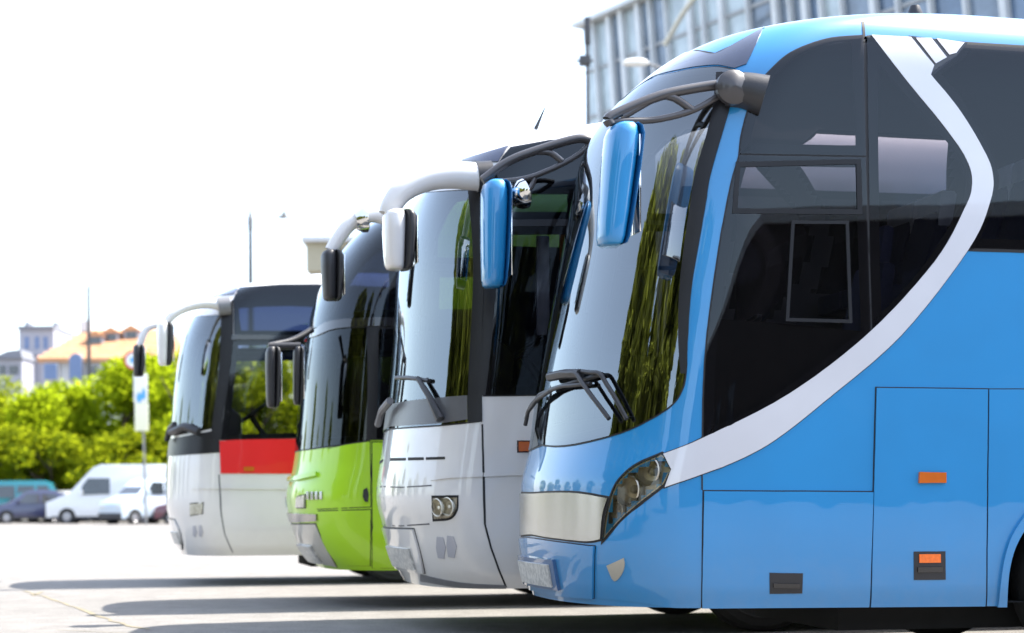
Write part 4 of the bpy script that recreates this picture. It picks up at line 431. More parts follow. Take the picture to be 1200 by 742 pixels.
  ('panel', 'lower_bumper', 'bumper_ground_reflection', 'u', {'off': 0.012, 'gasket': 0.01},  # reflection of the sunlit ground is put into this beige colour
   [(0,0.509),(-0.161,0.514),(-0.338,0.518),(-0.469,0.521),(-0.473,0.494),(-0.476,0.467),(-0.478,0.44),(-0.479,0.412),(-0.479,0.382),(-0.479,0.347),(-0.478,0.307),(-0.476,0.261),(-0.473,0.212),(-0.467,0.158),(-0.451,0.1),(-0.429,0.04),(-0.377,0.052),(-0.316,0.061),(-0.244,0.069),(-0.163,0.078),(-0.072,0.089),(0,0.104)]),
  ('panel', 'headlight', 'lens_flat', 'c', {'off': 0.02, 'gasket': 0.012},
   [(-0.252,0.783),(-0.388,0.799),(-0.387,0.741),(-0.376,0.684),(-0.217,0.683),(-0.24,0.733)]),
  ('panel', 'number_plate', 'plate', 'n', {'off': 0.04, 'gasket': 0.03},
   [(-0.28,0.1),(0.2,0.1),(0.2,0.3),(-0.28,0.3)]),
  ('panel', 'badge_letter', 'chrome_satin', 'n', {'off': 0.02},
   [(-0.421,0.832),(-0.458,0.832),(-0.464,0.758),(-0.427,0.758)]),
  ('panel', 'badge_letter', 'chrome_satin', 'n', {'off': 0.02},
   [(-0.482,0.832),(-0.516,0.832),(-0.521,0.758),(-0.487,0.758)]),
  ('panel', 'badge_letter', 'chrome_satin', 'n', {'off': 0.02},
   [(-0.538,0.832),(-0.569,0.832),(-0.574,0.758),(-0.543,0.758)]),
  ('panel', 'badge_letter', 'chrome_satin', 'n', {'off': 0.02},
   [(-0.59,0.832),(-0.619,0.832),(-0.624,0.758),(-0.594,0.758)]),
 ],
 'red': [
  ('pane', 'windscreen', 'windscreen_glass', 'u', {'frit': 0.04},
   [(0,2.971),(-0.006,2.98),(-0.02,3.024),(-0.044,3.053),(-0.261,3.016),(-0.37,3.004),(-0.446,2.996),(-0.507,2.99),(-0.56,2.986),(-0.607,2.983),(-0.65,2.983),(-0.687,2.983),(-0.721,2.983),(-0.753,2.983),(-0.783,2.984),(-0.812,2.985),(-0.834,2.918),(-0.852,2.855),(-0.867,2.794),(-0.88,2.734),(-0.891,2.673),(-0.898,2.609),(-0.903,2.545),(-0.905,2.48),(-0.906,2.413),(-0.905,2.344),(-0.904,2.27),(-0.902,2.189),(-0.9,2.1),(-0.899,2.052),(-0.898,2.003),(-0.897,1.952),(-0.896,1.9),(-0.895,1.848),(-0.894,1.795),(-0.892,1.743),(-0.89,1.691),(-0.889,1.64),(-0.887,1.588),(-0.85,1.58),(-0.812,1.571),(-0.77,1.563),(-0.725,1.555),(-0.673,1.547),(-0.61,1.54),(-0.533,1.533),(-0.436,1.528),(-0.31,1.525),(-0.106,1.53),(0,1.537)]),
  ('panel', 'lower_fascia', 'pillar_black', 'u', {'off': 0.006},
   [(0,1.503),(-0.07,1.494),(-0.226,1.487),(-0.327,1.487),(-0.409,1.49),(-0.481,1.495),(-0.549,1.501),(-0.614,1.508),(-0.679,1.516),(-0.743,1.525),(-0.804,1.535),(-0.86,1.546),(-0.911,1.557),(-0.954,1.569),(-0.96,1.475),(-0.967,1.382),(-0.974,1.289),(-0.937,1.286),(-0.895,1.282),(-0.847,1.279),(-0.792,1.275),(-0.728,1.272),(-0.652,1.269),(-0.556,1.266),(-0.433,1.264),(-0.258,1.264),(0,1.276)]),
  ('panel', 'pillar_trim', 'pillar_black', 'c', {'off': 0.012},
   [(-0.744,3.012),(-0.761,3.076),(-0.77,3.143),(-0.77,3.216),(-0.838,3.112),(-0.884,3.017),(-0.916,2.925),(-0.94,2.838),(-0.958,2.755),(-0.971,2.674),(-0.979,2.593),(-0.984,2.51),(-0.987,2.427),(-0.988,2.346),(-0.988,2.267),(-0.988,2.191),(-0.986,2.118),(-0.984,2.045),(-0.981,1.975),(-0.978,1.906),(-0.975,1.84),(-0.974,1.776),(-0.973,1.716),(-0.973,1.659),(-0.973,1.605),(-0.974,1.552),(-0.975,1.499),(-0.975,1.445),(-0.933,1.444),(-0.883,1.444),(-0.882,1.477),(-0.881,1.505),(-0.88,1.533),(-0.879,1.566),(-0.879,1.611),(-0.88,1.671),(-0.882,1.751),(-0.884,1.799),(-0.886,1.847),(-0.887,1.9),(-0.889,1.954),(-0.89,2.01),(-0.891,2.067),(-0.892,2.124),(-0.892,2.181),(-0.892,2.237),(-0.891,2.293),(-0.889,2.349),(-0.886,2.404),(-0.881,2.462),(-0.875,2.52),(-0.868,2.579),(-0.858,2.637),(-0.846,2.696),(-0.832,2.755),(-0.815,2.816),(-0.795,2.879),(-0.772,2.943)]),
  ('pane', 'side_window', 'blue_glass', 'c', {'frit': 0.03},
   [(-0.976,2.717),(-0.957,2.811),(-0.931,2.909),(-0.896,3.014),(-0.843,3.123),(-0.758,3.247),(-0.705,3.361),(-0.571,3.525),(-0.683,3.518),(-0.77,3.523),(-0.841,3.533),(-0.901,3.548),(-0.95,3.566),(-0.988,3.587),(-1.046,3.595),(-1.126,3.603),(-1.206,3.611),(-1.286,3.62),(-1.366,3.629),(-1.464,3.623),(-1.563,3.618),(-1.661,3.613),(-1.76,3.608),(-1.859,3.602),(-1.958,3.597),(-2.057,3.592),(-2.156,3.587),(-2.256,3.582),(-2.355,3.577),(-2.455,3.573),(-2.626,3.373),(-2.729,3.226),(-2.8,3.115),(-2.854,3.012),(-2.894,2.912),(-2.928,2.818),(-2.956,2.727),(-2.869,2.728),(-2.782,2.729),(-2.695,2.729),(-2.608,2.73),(-2.521,2.731),(-2.435,2.731),(-2.348,2.732),(-2.262,2.733),(-2.176,2.733),(-2.09,2.734),(-2.004,2.734),(-1.915,2.733),(-1.826,2.731),(-1.737,2.73),(-1.649,2.729),(-1.56,2.727),(-1.472,2.726),(-1.384,2.724),(-1.296,2.723),(-1.208,2.721),(-1.12,2.72),(-1.033,2.718)]),
  ('panel', 'window_bar', 'black_gloss', 'c', {'off': 0.02},
   [(-0.954,2.727),(-1.002,2.727),(-1.092,2.728),(-1.182,2.728),(-1.273,2.729),(-1.364,2.73),(-1.455,2.73),(-1.546,2.731),(-1.637,2.732),(-1.729,2.732),(-1.821,2.733),(-1.912,2.734),(-2.004,2.734),(-2.09,2.734),(-2.176,2.733),(-2.262,2.733),(-2.348,2.732),(-2.435,2.731),(-2.521,2.731),(-2.608,2.73),(-2.695,2.729),(-2.782,2.729),(-2.869,2.728),(-2.956,2.727),(-2.974,2.663),(-2.886,2.665),(-2.799,2.666),(-2.712,2.668),(-2.625,2.67),(-2.538,2.671),(-2.451,2.673),(-2.364,2.675),(-2.278,2.676),(-2.192,2.678),(-2.106,2.68),(-2.02,2.681),(-1.927,2.68),(-1.834,2.678),(-1.742,2.677),(-1.65,2.675),(-1.558,2.674),(-1.466,2.672),(-1.375,2.671),(-1.283,2.669),(-1.192,2.668),(-1.101,2.666),(-1.01,2.665),(-0.959,2.663)]),
  ('pane', 'driver_window', 'cab_glass', 'c', {'frit': 0.03},
   [(-0.968,2.653),(-1.022,2.655),(-1.112,2.658),(-1.202,2.66),(-1.292,2.662),(-1.382,2.665),(-1.473,2.667),(-1.563,2.669),(-1.654,2.672),(-1.745,2.674),(-1.837,2.676),(-1.928,2.679),(-2.02,2.681),(-2.106,2.68),(-2.192,2.678),(-2.278,2.676),(-2.364,2.675),(-2.451,2.673),(-2.538,2.671),(-2.625,2.67),(-2.712,2.668),(-2.799,2.666),(-2.886,2.665),(-2.974,2.663),(-2.995,2.571),(-3.012,2.479),(-3.026,2.387),(-3.038,2.297),(-3.049,2.206),(-3.059,2.116),(-3.069,2.026),(-3.079,1.935),(-3.089,1.845),(-3.098,1.755),(-3.107,1.664),(-3.116,1.574),(-3.125,1.484),(-3.038,1.484),(-2.951,1.483),(-2.865,1.483),(-2.778,1.483),(-2.692,1.483),(-2.606,1.483),(-2.52,1.483),(-2.434,1.482),(-2.348,1.482),(-2.262,1.482),(-2.177,1.482),(-2.088,1.479),(-1.999,1.476),(-1.91,1.474),(-1.822,1.471),(-1.733,1.468),(-1.645,1.466),(-1.557,1.463),(-1.469,1.46),(-1.381,1.458),(-1.293,1.455),(-1.206,1.453),(-1.119,1.45),(-1.031,1.447),(-0.975,1.445),(-0.977,1.533),(-0.979,1.62),(-0.981,1.706),(-0.982,1.795),(-0.983,1.886),(-0.984,1.935),(-0.984,1.984),(-0.984,2.036),(-0.984,2.087),(-0.984,2.141),(-0.984,2.196),(-0.984,2.252),(-0.983,2.308),(-0.982,2.365),(-0.981,2.423),(-0.979,2.481),(-0.976,2.539),(-0.973,2.596)]),
  ('panel', 'red_panel', 'red_paint', 'c', {'off': 0.01},
   [(-0.964,1.429),(-0.994,1.432),(-1.019,1.436),(-1.057,1.439),(-1.113,1.443),(-1.159,1.445),(-1.205,1.446),(-1.279,1.448),(-1.352,1.45),(-1.424,1.451),(-1.496,1.453),(-1.567,1.454),(-1.657,1.455),(-1.748,1.456),(-1.838,1.458),(-1.915,1.459),(-1.993,1.459),(-2.07,1.46),(-2.148,1.461),(-2.23,1.462),(-2.313,1.463),(-2.395,1.464),(-2.478,1.465),(-2.561,1.466),(-2.644,1.467),(-2.727,1.468),(-2.811,1.469),(-2.889,1.47),(-2.968,1.471),(-3.047,1.472),(-3.126,1.473),(-3.136,1.387),(-3.147,1.3),(-3.157,1.213),(-3.165,1.127),(-3.169,1.04),(-3.092,1.039),(-3.014,1.039),(-2.939,1.038),(-2.864,1.037),(-2.788,1.036),(-2.714,1.035),(-2.636,1.034),(-2.56,1.034),(-2.478,1.033),(-2.397,1.033),(-2.309,1.032),(-2.221,1.032),(-2.157,1.032),(-2.094,1.032),(-2.03,1.032),(-1.962,1.032),(-1.894,1.032),(-1.826,1.033),(-1.755,1.033),(-1.684,1.033),(-1.614,1.033),(-1.542,1.034),(-1.47,1.034),(-1.398,1.035),(-1.327,1.035),(-1.255,1.035),(-1.184,1.036),(-1.114,1.036),(-1.044,1.036),(-0.991,1.037),(-0.988,1.115),(-0.984,1.193),(-0.978,1.272),(-0.971,1.35)]),
  ('panel', 'visor', 'visor_gloss', 'c', {'off': 0.012},
   [(-0.143,3.3),(-0.185,3.358),(-0.232,3.416),(-0.251,3.489),(-0.289,3.547),(-0.326,3.605),(-0.364,3.663),(-0.619,3.451),(-0.711,3.319),(-0.605,3.321),(-0.464,3.337),(-0.209,3.402),(-0.18,3.344)]),
  ('seam', 'crease', 'white_paint', 'c', {'w': 0.03, 'off': 0.012},
   [(-0.685,0.866),(-0.773,0.866),(-0.851,0.866),(-0.927,0.867),(-0.985,0.867)]),
  ('seam', 'crease', 'white_paint', 'c', {'w': 0.03, 'off': 0.012},
   [(-0.994,0.867),(-1.065,0.866),(-1.149,0.864),(-1.232,0.863),(-1.316,0.861),(-1.4,0.86),(-1.486,0.86),(-1.572,0.859),(-1.658,0.859),(-1.744,0.859),(-1.83,0.859),(-1.916,0.858),(-2.003,0.858),(-2.089,0.858),(-2.176,0.857),(-2.263,0.857),(-2.35,0.857),(-2.438,0.857)]),
  ('seam', 'panel_seam', 'grey_seam', 'c', {'w': 0.012},
   [(-0.981,1.021),(-0.985,0.946),(-0.988,0.871),(-0.991,0.795),(-0.993,0.716),(-0.99,0.636),(-0.984,0.556),(-0.978,0.468),(-0.974,0.379),(-0.967,0.29),(-0.972,0.213),(-0.976,0.134),(-0.978,0.051)]),
  ('panel', 'headlight', 'lens_flat', 'c', {'off': 0.01, 'gasket': 0.012},
   [(-0.658,0.669),(-0.75,0.675),(-0.831,0.68),(-0.817,0.618),(-0.797,0.555),(-0.715,0.544),(-0.621,0.532),(-0.643,0.601)]),
  ('panel', 'fog_light', 'white_dark', 'c', {'off': 0.006},
   [(-0.615,0.394),(-0.659,0.405),(-0.657,0.319),(-0.604,0.253),(-0.569,0.275),(-0.594,0.335)]),
  ('panel', 'fog_light', 'white_dark', 'c', {'off': 0.006},
   [(-0.71,0.406),(-0.745,0.406),(-0.743,0.321),(-0.697,0.255),(-0.667,0.276),(-0.69,0.341)]),
  ('panel', 'bumper', 'white_paint', 'u', {'off': 0.02, 'gasket': 0.01},
   [(0,0.479),(-0.257,0.475),(-0.268,0.448),(-0.281,0.423),(-0.294,0.397),(-0.304,0.371),(-0.31,0.343),(-0.31,0.312),(-0.303,0.279),(-0.29,0.242),(-0.272,0.203),(-0.25,0.163),(-0.223,0.121),(-0.191,0.078),(-0.14,0.078),(-0.009,0.07),(0,0.07)]),
  ('panel', 'marker_light', 'amber', 'c', {'off': 0.02},
   [(-1.245,1.116),(-1.307,1.117),(-1.368,1.118),(-1.371,1.066),(-1.31,1.065),(-1.248,1.065)]),
  ('panel', 'number_plate', 'plate', 'n', {'off': 0.035, 'gasket': 0.03},
   [(-0.26,0.16),(0.12,0.16),(0.12,0.32),(-0.26,0.32)]),
  ('wire', 'wiper', 'black_plastic', 'n', {'r': 0.05, 'off': 0.05},
   [(-0.749,1.537),(-0.66,1.57),(-0.557,1.604),(-0.426,1.577),(-0.245,1.556)]),
  ('wire', 'wiper', 'black_plastic', 'n', {'r': 0.035, 'off': 0.07},
   [(-0.175,1.465),(-0.206,1.526),(-0.235,1.588),(-0.373,1.643)]),
 ],
}
PATHS = {
 'blue': {
  'far_wide': [(0.218, 1.2, 3.159)],
  'far_hang': [(0.302, 1.2, 3.271), (0.279, 1.2, 3.216), (0.242, 1.2, 3.166)],
  'arm_upper': [(0.944, -1.2, 3.418), (0.753, -1.2, 3.386), (0.516, -1.22, 3.328), (0.309, -1.24, 3.242), (0.174, -1.26, 3.171), (0.189, -1.26, 3.134)],
  'arm_lower': [(0.923, -1.2, 3.397), (0.831, -1.2, 3.327), (0.671, -1.22, 3.239), (0.462, -1.24, 3.178), (0.279, -1.26, 3.158), (0.179, -1.26, 3.143)],
  'arm_inner': [(0.681, -1.22, 3.245), (0.568, -1.22, 3.311), (0.466, -1.22, 3.305), (0.257, -1.25, 3.183)],
  'mount': [(0.893, -1.2, 3.375), (1.005, -1.22, 3.368), (1.109, -1.25, 3.338)],
  'mirror': [(0.265, -1.26, 3.133), (0.185, -1.26, 2.446)],
  'far_upper': [(0.72, 1.2, 3.547), (0.601, 1.2, 3.558), (0.324, 1.2, 3.47), (0.111, 1.2, 3.381), (-0.076, 1.2, 3.245)],
  'far_lower': [(0.695, 1.2, 3.515), (0.584, 1.2, 3.425), (0.388, 1.2, 3.324), (0.204, 1.2, 3.26), (-0.064, 1.2, 3.228)],
  'far_inner': [(0.498, 1.2, 3.396), (0.417, 1.2, 3.451), (0.324, 1.2, 3.458)],
  'far_mirror': [(0.021, 1.2, 3.238), (0.002, 1.2, 2.497)],
 },
 'white': {
  'far_wide': [(0.027, 1.2, 3.425)],
  'arm': [(0.561, -1.22, 3.38), (0.329, -1.24, 3.379), (0.137, -1.26, 3.336), (-0.021, -1.28, 3.246), (-0.102, -1.28, 3.138), (-0.126, -1.28, 3.075)],
  'mount': [(0.536, -1.22, 3.379), (0.65, -1.22, 3.39)],
  'mirror': [(-0.045, -1.28, 3.103), (-0.05, -1.28, 2.678)],
  'far_arm': [(0.256, 1.2, 3.449), (0.093, 1.2, 3.472), (-0.068, 1.2, 3.414), (-0.185, 1.2, 3.286), (-0.265, 1.2, 3.152)],
  'far_mirror': [(-0.257, 1.2, 3.152), (-0.255, 1.2, 2.729)],
  'antenna': [(1.123, -0.6, 3.876), (1.197, -0.6, 4.044)],
 },
 'green': {
  'arm': [(0.146, -1.0, 2.628), (-0.046, -1.1, 2.518), (-0.267, -1.2, 2.457)],
  'mirror': [(-0.235, -1.2, 2.441), (-0.24, -1.2, 1.881)],
  'mirror_two': [(0.001, -1.2, 2.447), (-0.012, -1.2, 1.908)],
  'arm_two': [(-0.282, -1.2, 2.448), (0.017, -1.2, 2.455)],
 },
 'red': {
  'arm': [(0.668, -1.22, 3.376), (0.452, -1.24, 3.408), (0.218, -1.26, 3.358), (0.057, -1.28, 3.269), (-0.033, -1.28, 3.165)],
  'mount': [(0.586, -1.22, 3.373), (0.729, -1.22, 3.388)],
  'mirror': [(-0.043, -1.28, 3.165), (-0.051, -1.28, 2.654)],
  'far_arm': [(0.002, 1.2, 3.386), (-0.131, 1.2, 3.36), (-0.22, 1.2, 3.29), (-0.297, 1.2, 3.084)],
  'far_mirror': [(-0.297, 1.2, 3.106), (-0.306, 1.2, 2.687)],
 },
}

NOSE_ARC = 1.55                                     # metres per unit of s round the nose
def sig(s): s = np.asarray(s, float); return np.where(np.abs(s) <= 1, s*NOSE_ARC, np.sign(s)*(NOSE_ARC+np.abs(s)-1))
def unsig(q): q = np.asarray(q, float); return np.where(np.abs(q) <= NOSE_ARC, q/NOSE_ARC, np.sign(q)*(1+np.abs(q)-NOSE_ARC))
GRID = .05
def raked(B, P):
    P = np.asarray(P, float); c, s = math.cos(B.rake), math.sin(B.rake)
    x, z = P[..., 0]-3, P[..., 2]
    return np.stack([x*c+z*s+3, P[..., 1], z*c-x*s], -1)
def raked_n(B, n):
    c, s = math.cos(B.rake), math.sin(B.rake)
    return np.stack([n[..., 0]*c+n[..., 2]*s, n[..., 1], n[..., 2]*c-n[..., 0]*s], -1)
def area2(P): return sum(P[i][0]*P[(i+1) % len(P)][1]-P[(i+1) % len(P)][0]*P[i][1] for i in range(len(P)))
def clockwise(P): return P if area2(P) < 0 else P[::-1]
def tidy(P, eps=.004):
    out = []
    for p in P:
        if not out or math.hypot(p[0]-out[-1][0], p[1]-out[-1][1]) > eps: out.append(p)
    while len(out) > 3 and math.hypot(out[0][0]-out[-1][0], out[0][1]-out[-1][1]) <= eps: out.pop()
    return out
def shift_poly(P, d):
    """grow (d > 0) or shrink a clockwise outline"""
    out = []; n = len(P)
    for i in range(n):
        a, b, c = P[i-1], P[i], P[(i+1) % n]
        u = np.array([b[0]-a[0], b[1]-a[1]]); v = np.array([c[0]-b[0], c[1]-b[1]])
        u = u/max(np.linalg.norm(u), 1e-9); v = v/max(np.linalg.norm(v), 1e-9)
        n1 = np.array([-u[1], u[0]]); n2 = np.array([-v[1], v[0]])
        m = n1+n2; l = np.linalg.norm(m)
        m = m/l if l > 1e-6 else n1
        k = min(1/max(m.dot(n1), .3), 2.2)
        out.append((b[0]+m[0]*d*k, b[1]+m[1]*d*k))
    return out
def on_shell(B, name, bm, off, mat, parent, rim=0.):
    """bm holds a flat mesh in (sigma, t): wrap it on the shell at a height, give it a rim"""
    bm.verts.ensure_lookup_table(); bm.verts.index_update()
    q = np.array([(v.co.x, v.co.y) for v in bm.verts]); s = unsig(q[:, 0]); t = np.clip(q[:, 1], 0, B.tmax)
    N = B.normal(s, t); L = B.local(s, t)
    P = raked(B, L+N*off); NR = raked_n(B, N)
    faces = [[v.index for v in f.verts] for f in bm.faces]
    loops = [tuple(NR[i]) for f in faces for i in f]
    V = [tuple(p) for p in P]
    if rim:
        bot = raked(B, L+N*(off-rim)); edges = [e for e in bm.edges if len(e.link_faces) == 1]
        for e in edges:
            f = e.link_faces[0]
            for lp in f.loops:
                if lp.edge == e: a, b = lp.vert.index, lp.link_loop_next.vert.index
            k = len(V); V += [tuple(P[b]), tuple(P[a]), tuple(bot[a]), tuple(bot[b])]
            nn = np.cross(P[a]-P[b], bot[b]-P[b]); nn = nn/max(np.linalg.norm(nn), 1e-9)
            faces.append([k, k+1, k+2, k+3]); loops += [tuple(nn)]*4
    me = mesh(name, V, faces, True)
    me.normals_split_custom_set(loops)
    return link(name, me, parent, mat)
def patch_bm(P):
    """outline in (sigma, t) filled and cut along the shell's grid"""
    bm = bmesh.new(); vs_ = [bm.verts.new((p[0], p[1], 0)) for p in P]; bm.faces.new(vs_)
    q = np.array(P)
    bmesh.ops.triangulate(bm, faces=bm.faces[:], ngon_method='EAR_CLIP')
    for ax in (0, 1):
        lo, hi = q[:, ax].min(), q[:, ax].max()
        g = GRID
        k0, k1 = int(math.floor(lo/g))+1, int(math.ceil(hi/g))
        for k in range(k0, k1):
            x = k*g
            if ax == 0 and abs(x) > NOSE_ARC+.1 and k % 4: continue
            if not lo < x < hi: continue
            co = (x, 0, 0) if ax == 0 else (0, x, 0); no = (1, 0, 0) if ax == 0 else (0, 1, 0)
            bmesh.ops.bisect_plane(bm, geom=bm.verts[:]+bm.edges[:]+bm.faces[:], dist=1e-5, plane_co=co, plane_no=no)
    bmesh.ops.remove_doubles(bm, verts=bm.verts, dist=2e-4)
    bmesh.ops.dissolve_degenerate(bm, edges=bm.edges, dist=1e-4)
    for f in bm.faces:
        if f.normal.z > 0: f.normal_flip()
    return bm
def strip_bm(P, grow, shrink, closed=True):
    a, b = shift_poly(P, grow), shift_poly(P, -shrink)
    bm = bmesh.new(); n = len(P)
    A = [bm.verts.new((p[0], p[1], 0)) for p in a]; Bv = [bm.verts.new((p[0], p[1], 0)) for p in b]
    for i in range(n):
        try: bm.faces.new((A[i], A[(i+1) % n], Bv[(i+1) % n], Bv[i]))
        except ValueError: pass
    for f in bm.faces:
        f.normal_update()
    return bm
def densify(P, d=.07):
    out = []
    for i in range(len(P)):
        a, b = P[i], P[(i+1) % len(P)]; k = max(1, int(math.hypot(b[0]-a[0], b[1]-a[1])/d))
        out += [(a[0]+(b[0]-a[0])*j/k, a[1]+(b[1]-a[1])*j/k) for j in range(k)]
    return out
def union_mirror(P):
    P = [p for p in P]
    # rotate so that the outline starts where it leaves the centre line
    n = len(P); zero = [i for i in range(n) if abs(P[i][0]) < 1e-6]
    if len(zero) < 2: return P+[(-a, b) for a, b in P[::-1]]
    best = None
    for i in zero:
        if abs(P[(i+1) % n][0]) > 1e-6: best = i
    Q = P[best:]+P[:best]
    Q = [Q[0]]+[p for p in Q[1:] if abs(p[0]) > 1e-6]+[next(p for p in Q[::-1] if abs(p[0]) < 1e-6)]
    return Q+[(-a, b) for a, b in Q[::-1] if abs(a) > 1e-6]
def inside(P, x, y):
    P = np.array(P); r = np.zeros(x.shape, bool); j = len(P)-1
    for i in range(len(P)):
        xi, yi = P[i]; xj, yj = P[j]
        c = ((yi > y) != (yj > y)) & (x < (xj-xi)*(y-yi)/((yj-yi) if yj != yi else 1e-12)+xi)
        r ^= c; j = i
    return r
def body_mesh(B, holes, wheels, arch=.68):
    q = np.concatenate([np.arange(-(NOSE_ARC+B.length+.2), -(NOSE_ARC+6), .25), np.arange(-(NOSE_ARC+6), -NOSE_ARC, .05), np.linspace(-NOSE_ARC, 0, 44)])
    q = np.concatenate([q, -q[:-1][::-1]])
    t = np.linspace(0, B.tmax, 190)
    Q, T = np.meshgrid(q, t, indexing='ij'); S = unsig(Q)
    L = B.local(S, T); N = B.normal(S, T)
    keep = np.ones(L.shape[:2], bool); hole = np.zeros_like(keep)
    for h in holes:
        ins = inside(h, Q, T); full = ins[:-1, :-1] & ins[1:, :-1] & ins[:-1, 1:] & ins[1:, 1:]
        hole[:-1, :-1] |= full
    for xw in wheels:
        d = np.hypot(L[..., 0]-xw, L[..., 2]-.46) < arch+.03
        d &= np.abs(L[..., 1]) > .9
        hole[:-1, :-1] |= d[:-1, :-1] | d[1:, :-1] | d[:-1, 1:] | d[1:, 1:]
    nq, ntt = Q.shape
    I = np.arange(nq*ntt).reshape(nq, ntt)
    F = np.stack([I[:-1, :-1], I[:-1, 1:], I[1:, 1:], I[1:, :-1]], -1)[~hole[:-1, :-1]]
    P = raked(B, L).reshape(-1, 3); NR = raked_n(B, N).reshape(-1, 3)
    ok = (np.linalg.norm(P[F[:, 0]]-P[F[:, 2]], axis=1) > 1e-4)
    F = F[ok]
    used = np.unique(F); mp = -np.ones(len(P), int); mp[used] = np.arange(len(used))
    me = mesh('body', P[used], mp[F], True)
    me.normals_split_custom_set_from_vertices([tuple(n) for n in NR[used]])
    return me
def build_shell(key, root, body_mat, wheels, inner_floor, arch=.68):
    B = SHELL[key]; holes = []; todo = []
    def one(kind, name, mat, P, opt, top=True):
        off = opt.get('off', .006)
        if kind == 'seam':
            w_ = opt['w']/2; P = [p for i, p in enumerate(P) if i == 0 or math.hypot(p[0]-P[i-1][0], p[1]-P[i-1][1]) > .01]
            if len(P) < 2: return
            A = []; Z = []
            for i in range(len(P)):
                d = np.array(P[min(i+1, len(P)-1)])-np.array(P[max(i-1, 0)]); d = d/max(np.linalg.norm(d), 1e-9); n = np.array([-d[1], d[0]])*w_
                A.append((P[i][0]+n[0], P[i][1]+n[1])); Z.append((P[i][0]-n[0], P[i][1]-n[1]))
            bm = bmesh.new(); a = [bm.verts.new((*p, 0)) for p in A]; z = [bm.verts.new((*p, 0)) for p in Z]
            for i in range(len(P)-1): bm.faces.new((a[i], a[i+1], z[i+1], z[i]))
            for f in bm.faces:
                f.normal_update()
                if f.normal.z > 0: f.normal_flip()
            on_shell(B, name, bm, opt.get('off', .003), mat, root, .002 if 'off' not in opt else .01); bm.free(); return
        if kind == 'wire':
            q = unsig([a for a, b in P]); t_ = np.array([b for a, b in P]); n_ = B.normal(q, t_)
            o_ = np.linspace(opt['off'], opt.get('off2', opt['off']), len(q))[:, None]
            pts = [Vector(v) for v in raked(B, B.local(q, t_)+n_*o_)]
            return tube_part(name, pts, (opt['r'], opt.get('r2', opt['r'])), mat, root, 3, n=8)
        P = clockwise(tidy(P)); D = clockwise(densify(P))
        if kind == 'pane':
            holes.append(D)
            bm = patch_bm(D); o = on_shell(B, name, bm, .007, mat, root, .0); bm.free()
            bm = strip_bm(D, .010, max(.06, opt.get('frit', .06))); on_shell(B, 'seal', bm, .0035, 'rubber', o); bm.free()
            return o
        if kind == 'lamp':
            holes.append(shift_poly(D, -.005))
            bm = patch_bm(D); o = on_shell(B, name, bm, .008, mat, root, .008); bm.free()
            bm = patch_bm(D); on_shell(B, 'reflector', bm, -opt.get('deep', .07), opt.get('refl', 'lamp_warm'), o); bm.free()
            bm = strip_bm(D, .012, .012); on_shell(B, 'lamp_frame', bm, -.0, 'lamp_warm', o, opt.get('deep', .07)); bm.free()
            bm = strip_bm(D, .014, .004); on_shell(B, 'seal', bm, .003, 'rubber', o); bm.free()
            return o
        if 'ring' in opt: bm = strip_bm(D, 0, opt['ring'])
        else: bm = patch_bm(D)
        o = on_shell(B, name, bm, off, mat, root, max(off, .004) if off > 0 else 0); bm.free()
        if opt.get('gasket'):
            bm = strip_bm(D, opt['gasket'], .004); on_shell(B, 'seal', bm, .002, 'rubber', o, .002); bm.free()
        return o
    for kind, name, mat, mir, opt, pts in OUTLINES[key]:
        P = [tuple(p) for p in zip(sig([p[0] for p in pts]).tolist(), [p[1] for p in pts])]
        if kind == 'seam': P = [p for p in P if p[0] <= .01 or mir == 'n']
        if mir == 'u': one(kind, name, mat, union_mirror(P), opt)
        else:
            o = one(kind, name, mat, P, opt)
            o2 = one(kind, name, mat, [(-a, b) for a, b in P], opt) if mir in 'cm' else None
            if kind == 'lamp':
                for ob, sgn in ((o, 1), (o2, -1)):
                    for (bx, by, br) in opt['bowls_st']:
                        sB, tB = np.array(bx*sgn), np.array(by)
                        p = raked(B, B.local(sB, tB)+B.normal(sB, tB)*-(opt.get('deep', .07)-.02)); n = Vector(raked_n(B, B.normal(sB, tB)))
                        n = (n + Vector((-.9, 0, 0))).normalized()
                        M = Matrix.Translation(Vector(p)) @ n.to_track_quat('Z', 'Y').to_matrix().to_4x4()
                        mb = MB(); mb.lathe([(br, .03), (br*.93, .036), (br*.85, .02), (br*.6, -.02), (br*.3, -.035), (.0, -.04)], 24, M)
                        mb.lathe([(br*.30, -.03), (br*.30, .005), (br*.2, .018), (0, .022)], 16, M)
                        mb.build('lamp_bowl', opt.get('bowl', 'lamp_warm'), ob, True)
    me = body_mesh(B, holes, wheels, arch); body = link('body', me, root, body_mat)
    # underbody, interior deck, bulkhead and tail close the shell
    ss = unsig(np.linspace(-(NOSE_ARC+B.length-1), NOSE_ARC+B.length-1, 90))
    ring = raked(B, B.local(ss, np.zeros_like(ss))); mb = MB(); mb.add([p+np.array([0, 0, .02]) for p in ring], [tuple(range(len(ring)))])
    mb.build('underbody', 'under_dark', root)
    MB().box((1.75, -.75, .20), (8.0, .75, .40)).build('underfloor_blocker', 'under_dark', root)  # dark box added to hide the sunlit ground seen under the coach
    tt = np.linspace(0, B.tmax, 50); sL = np.full_like(tt, 1+B.length)
    near = raked(B, B.local(-sL, tt)); far = raked(B, B.local(sL, tt))
    MB().add(np.concatenate([near, far[::-1]]), [tuple(range(100))]).build('tail_panel', body_mat, root)
    zf = inner_floor
    MB().box((1.9, -1.2, zf-.08), (B.length-.1, 1.2, zf)).build('deck', 'floor_dark', root)
    MB().box((1.86, -1.2, .9), (1.9, 1.2, zf+.0)).build('bulkhead', 'floor_dark', root)
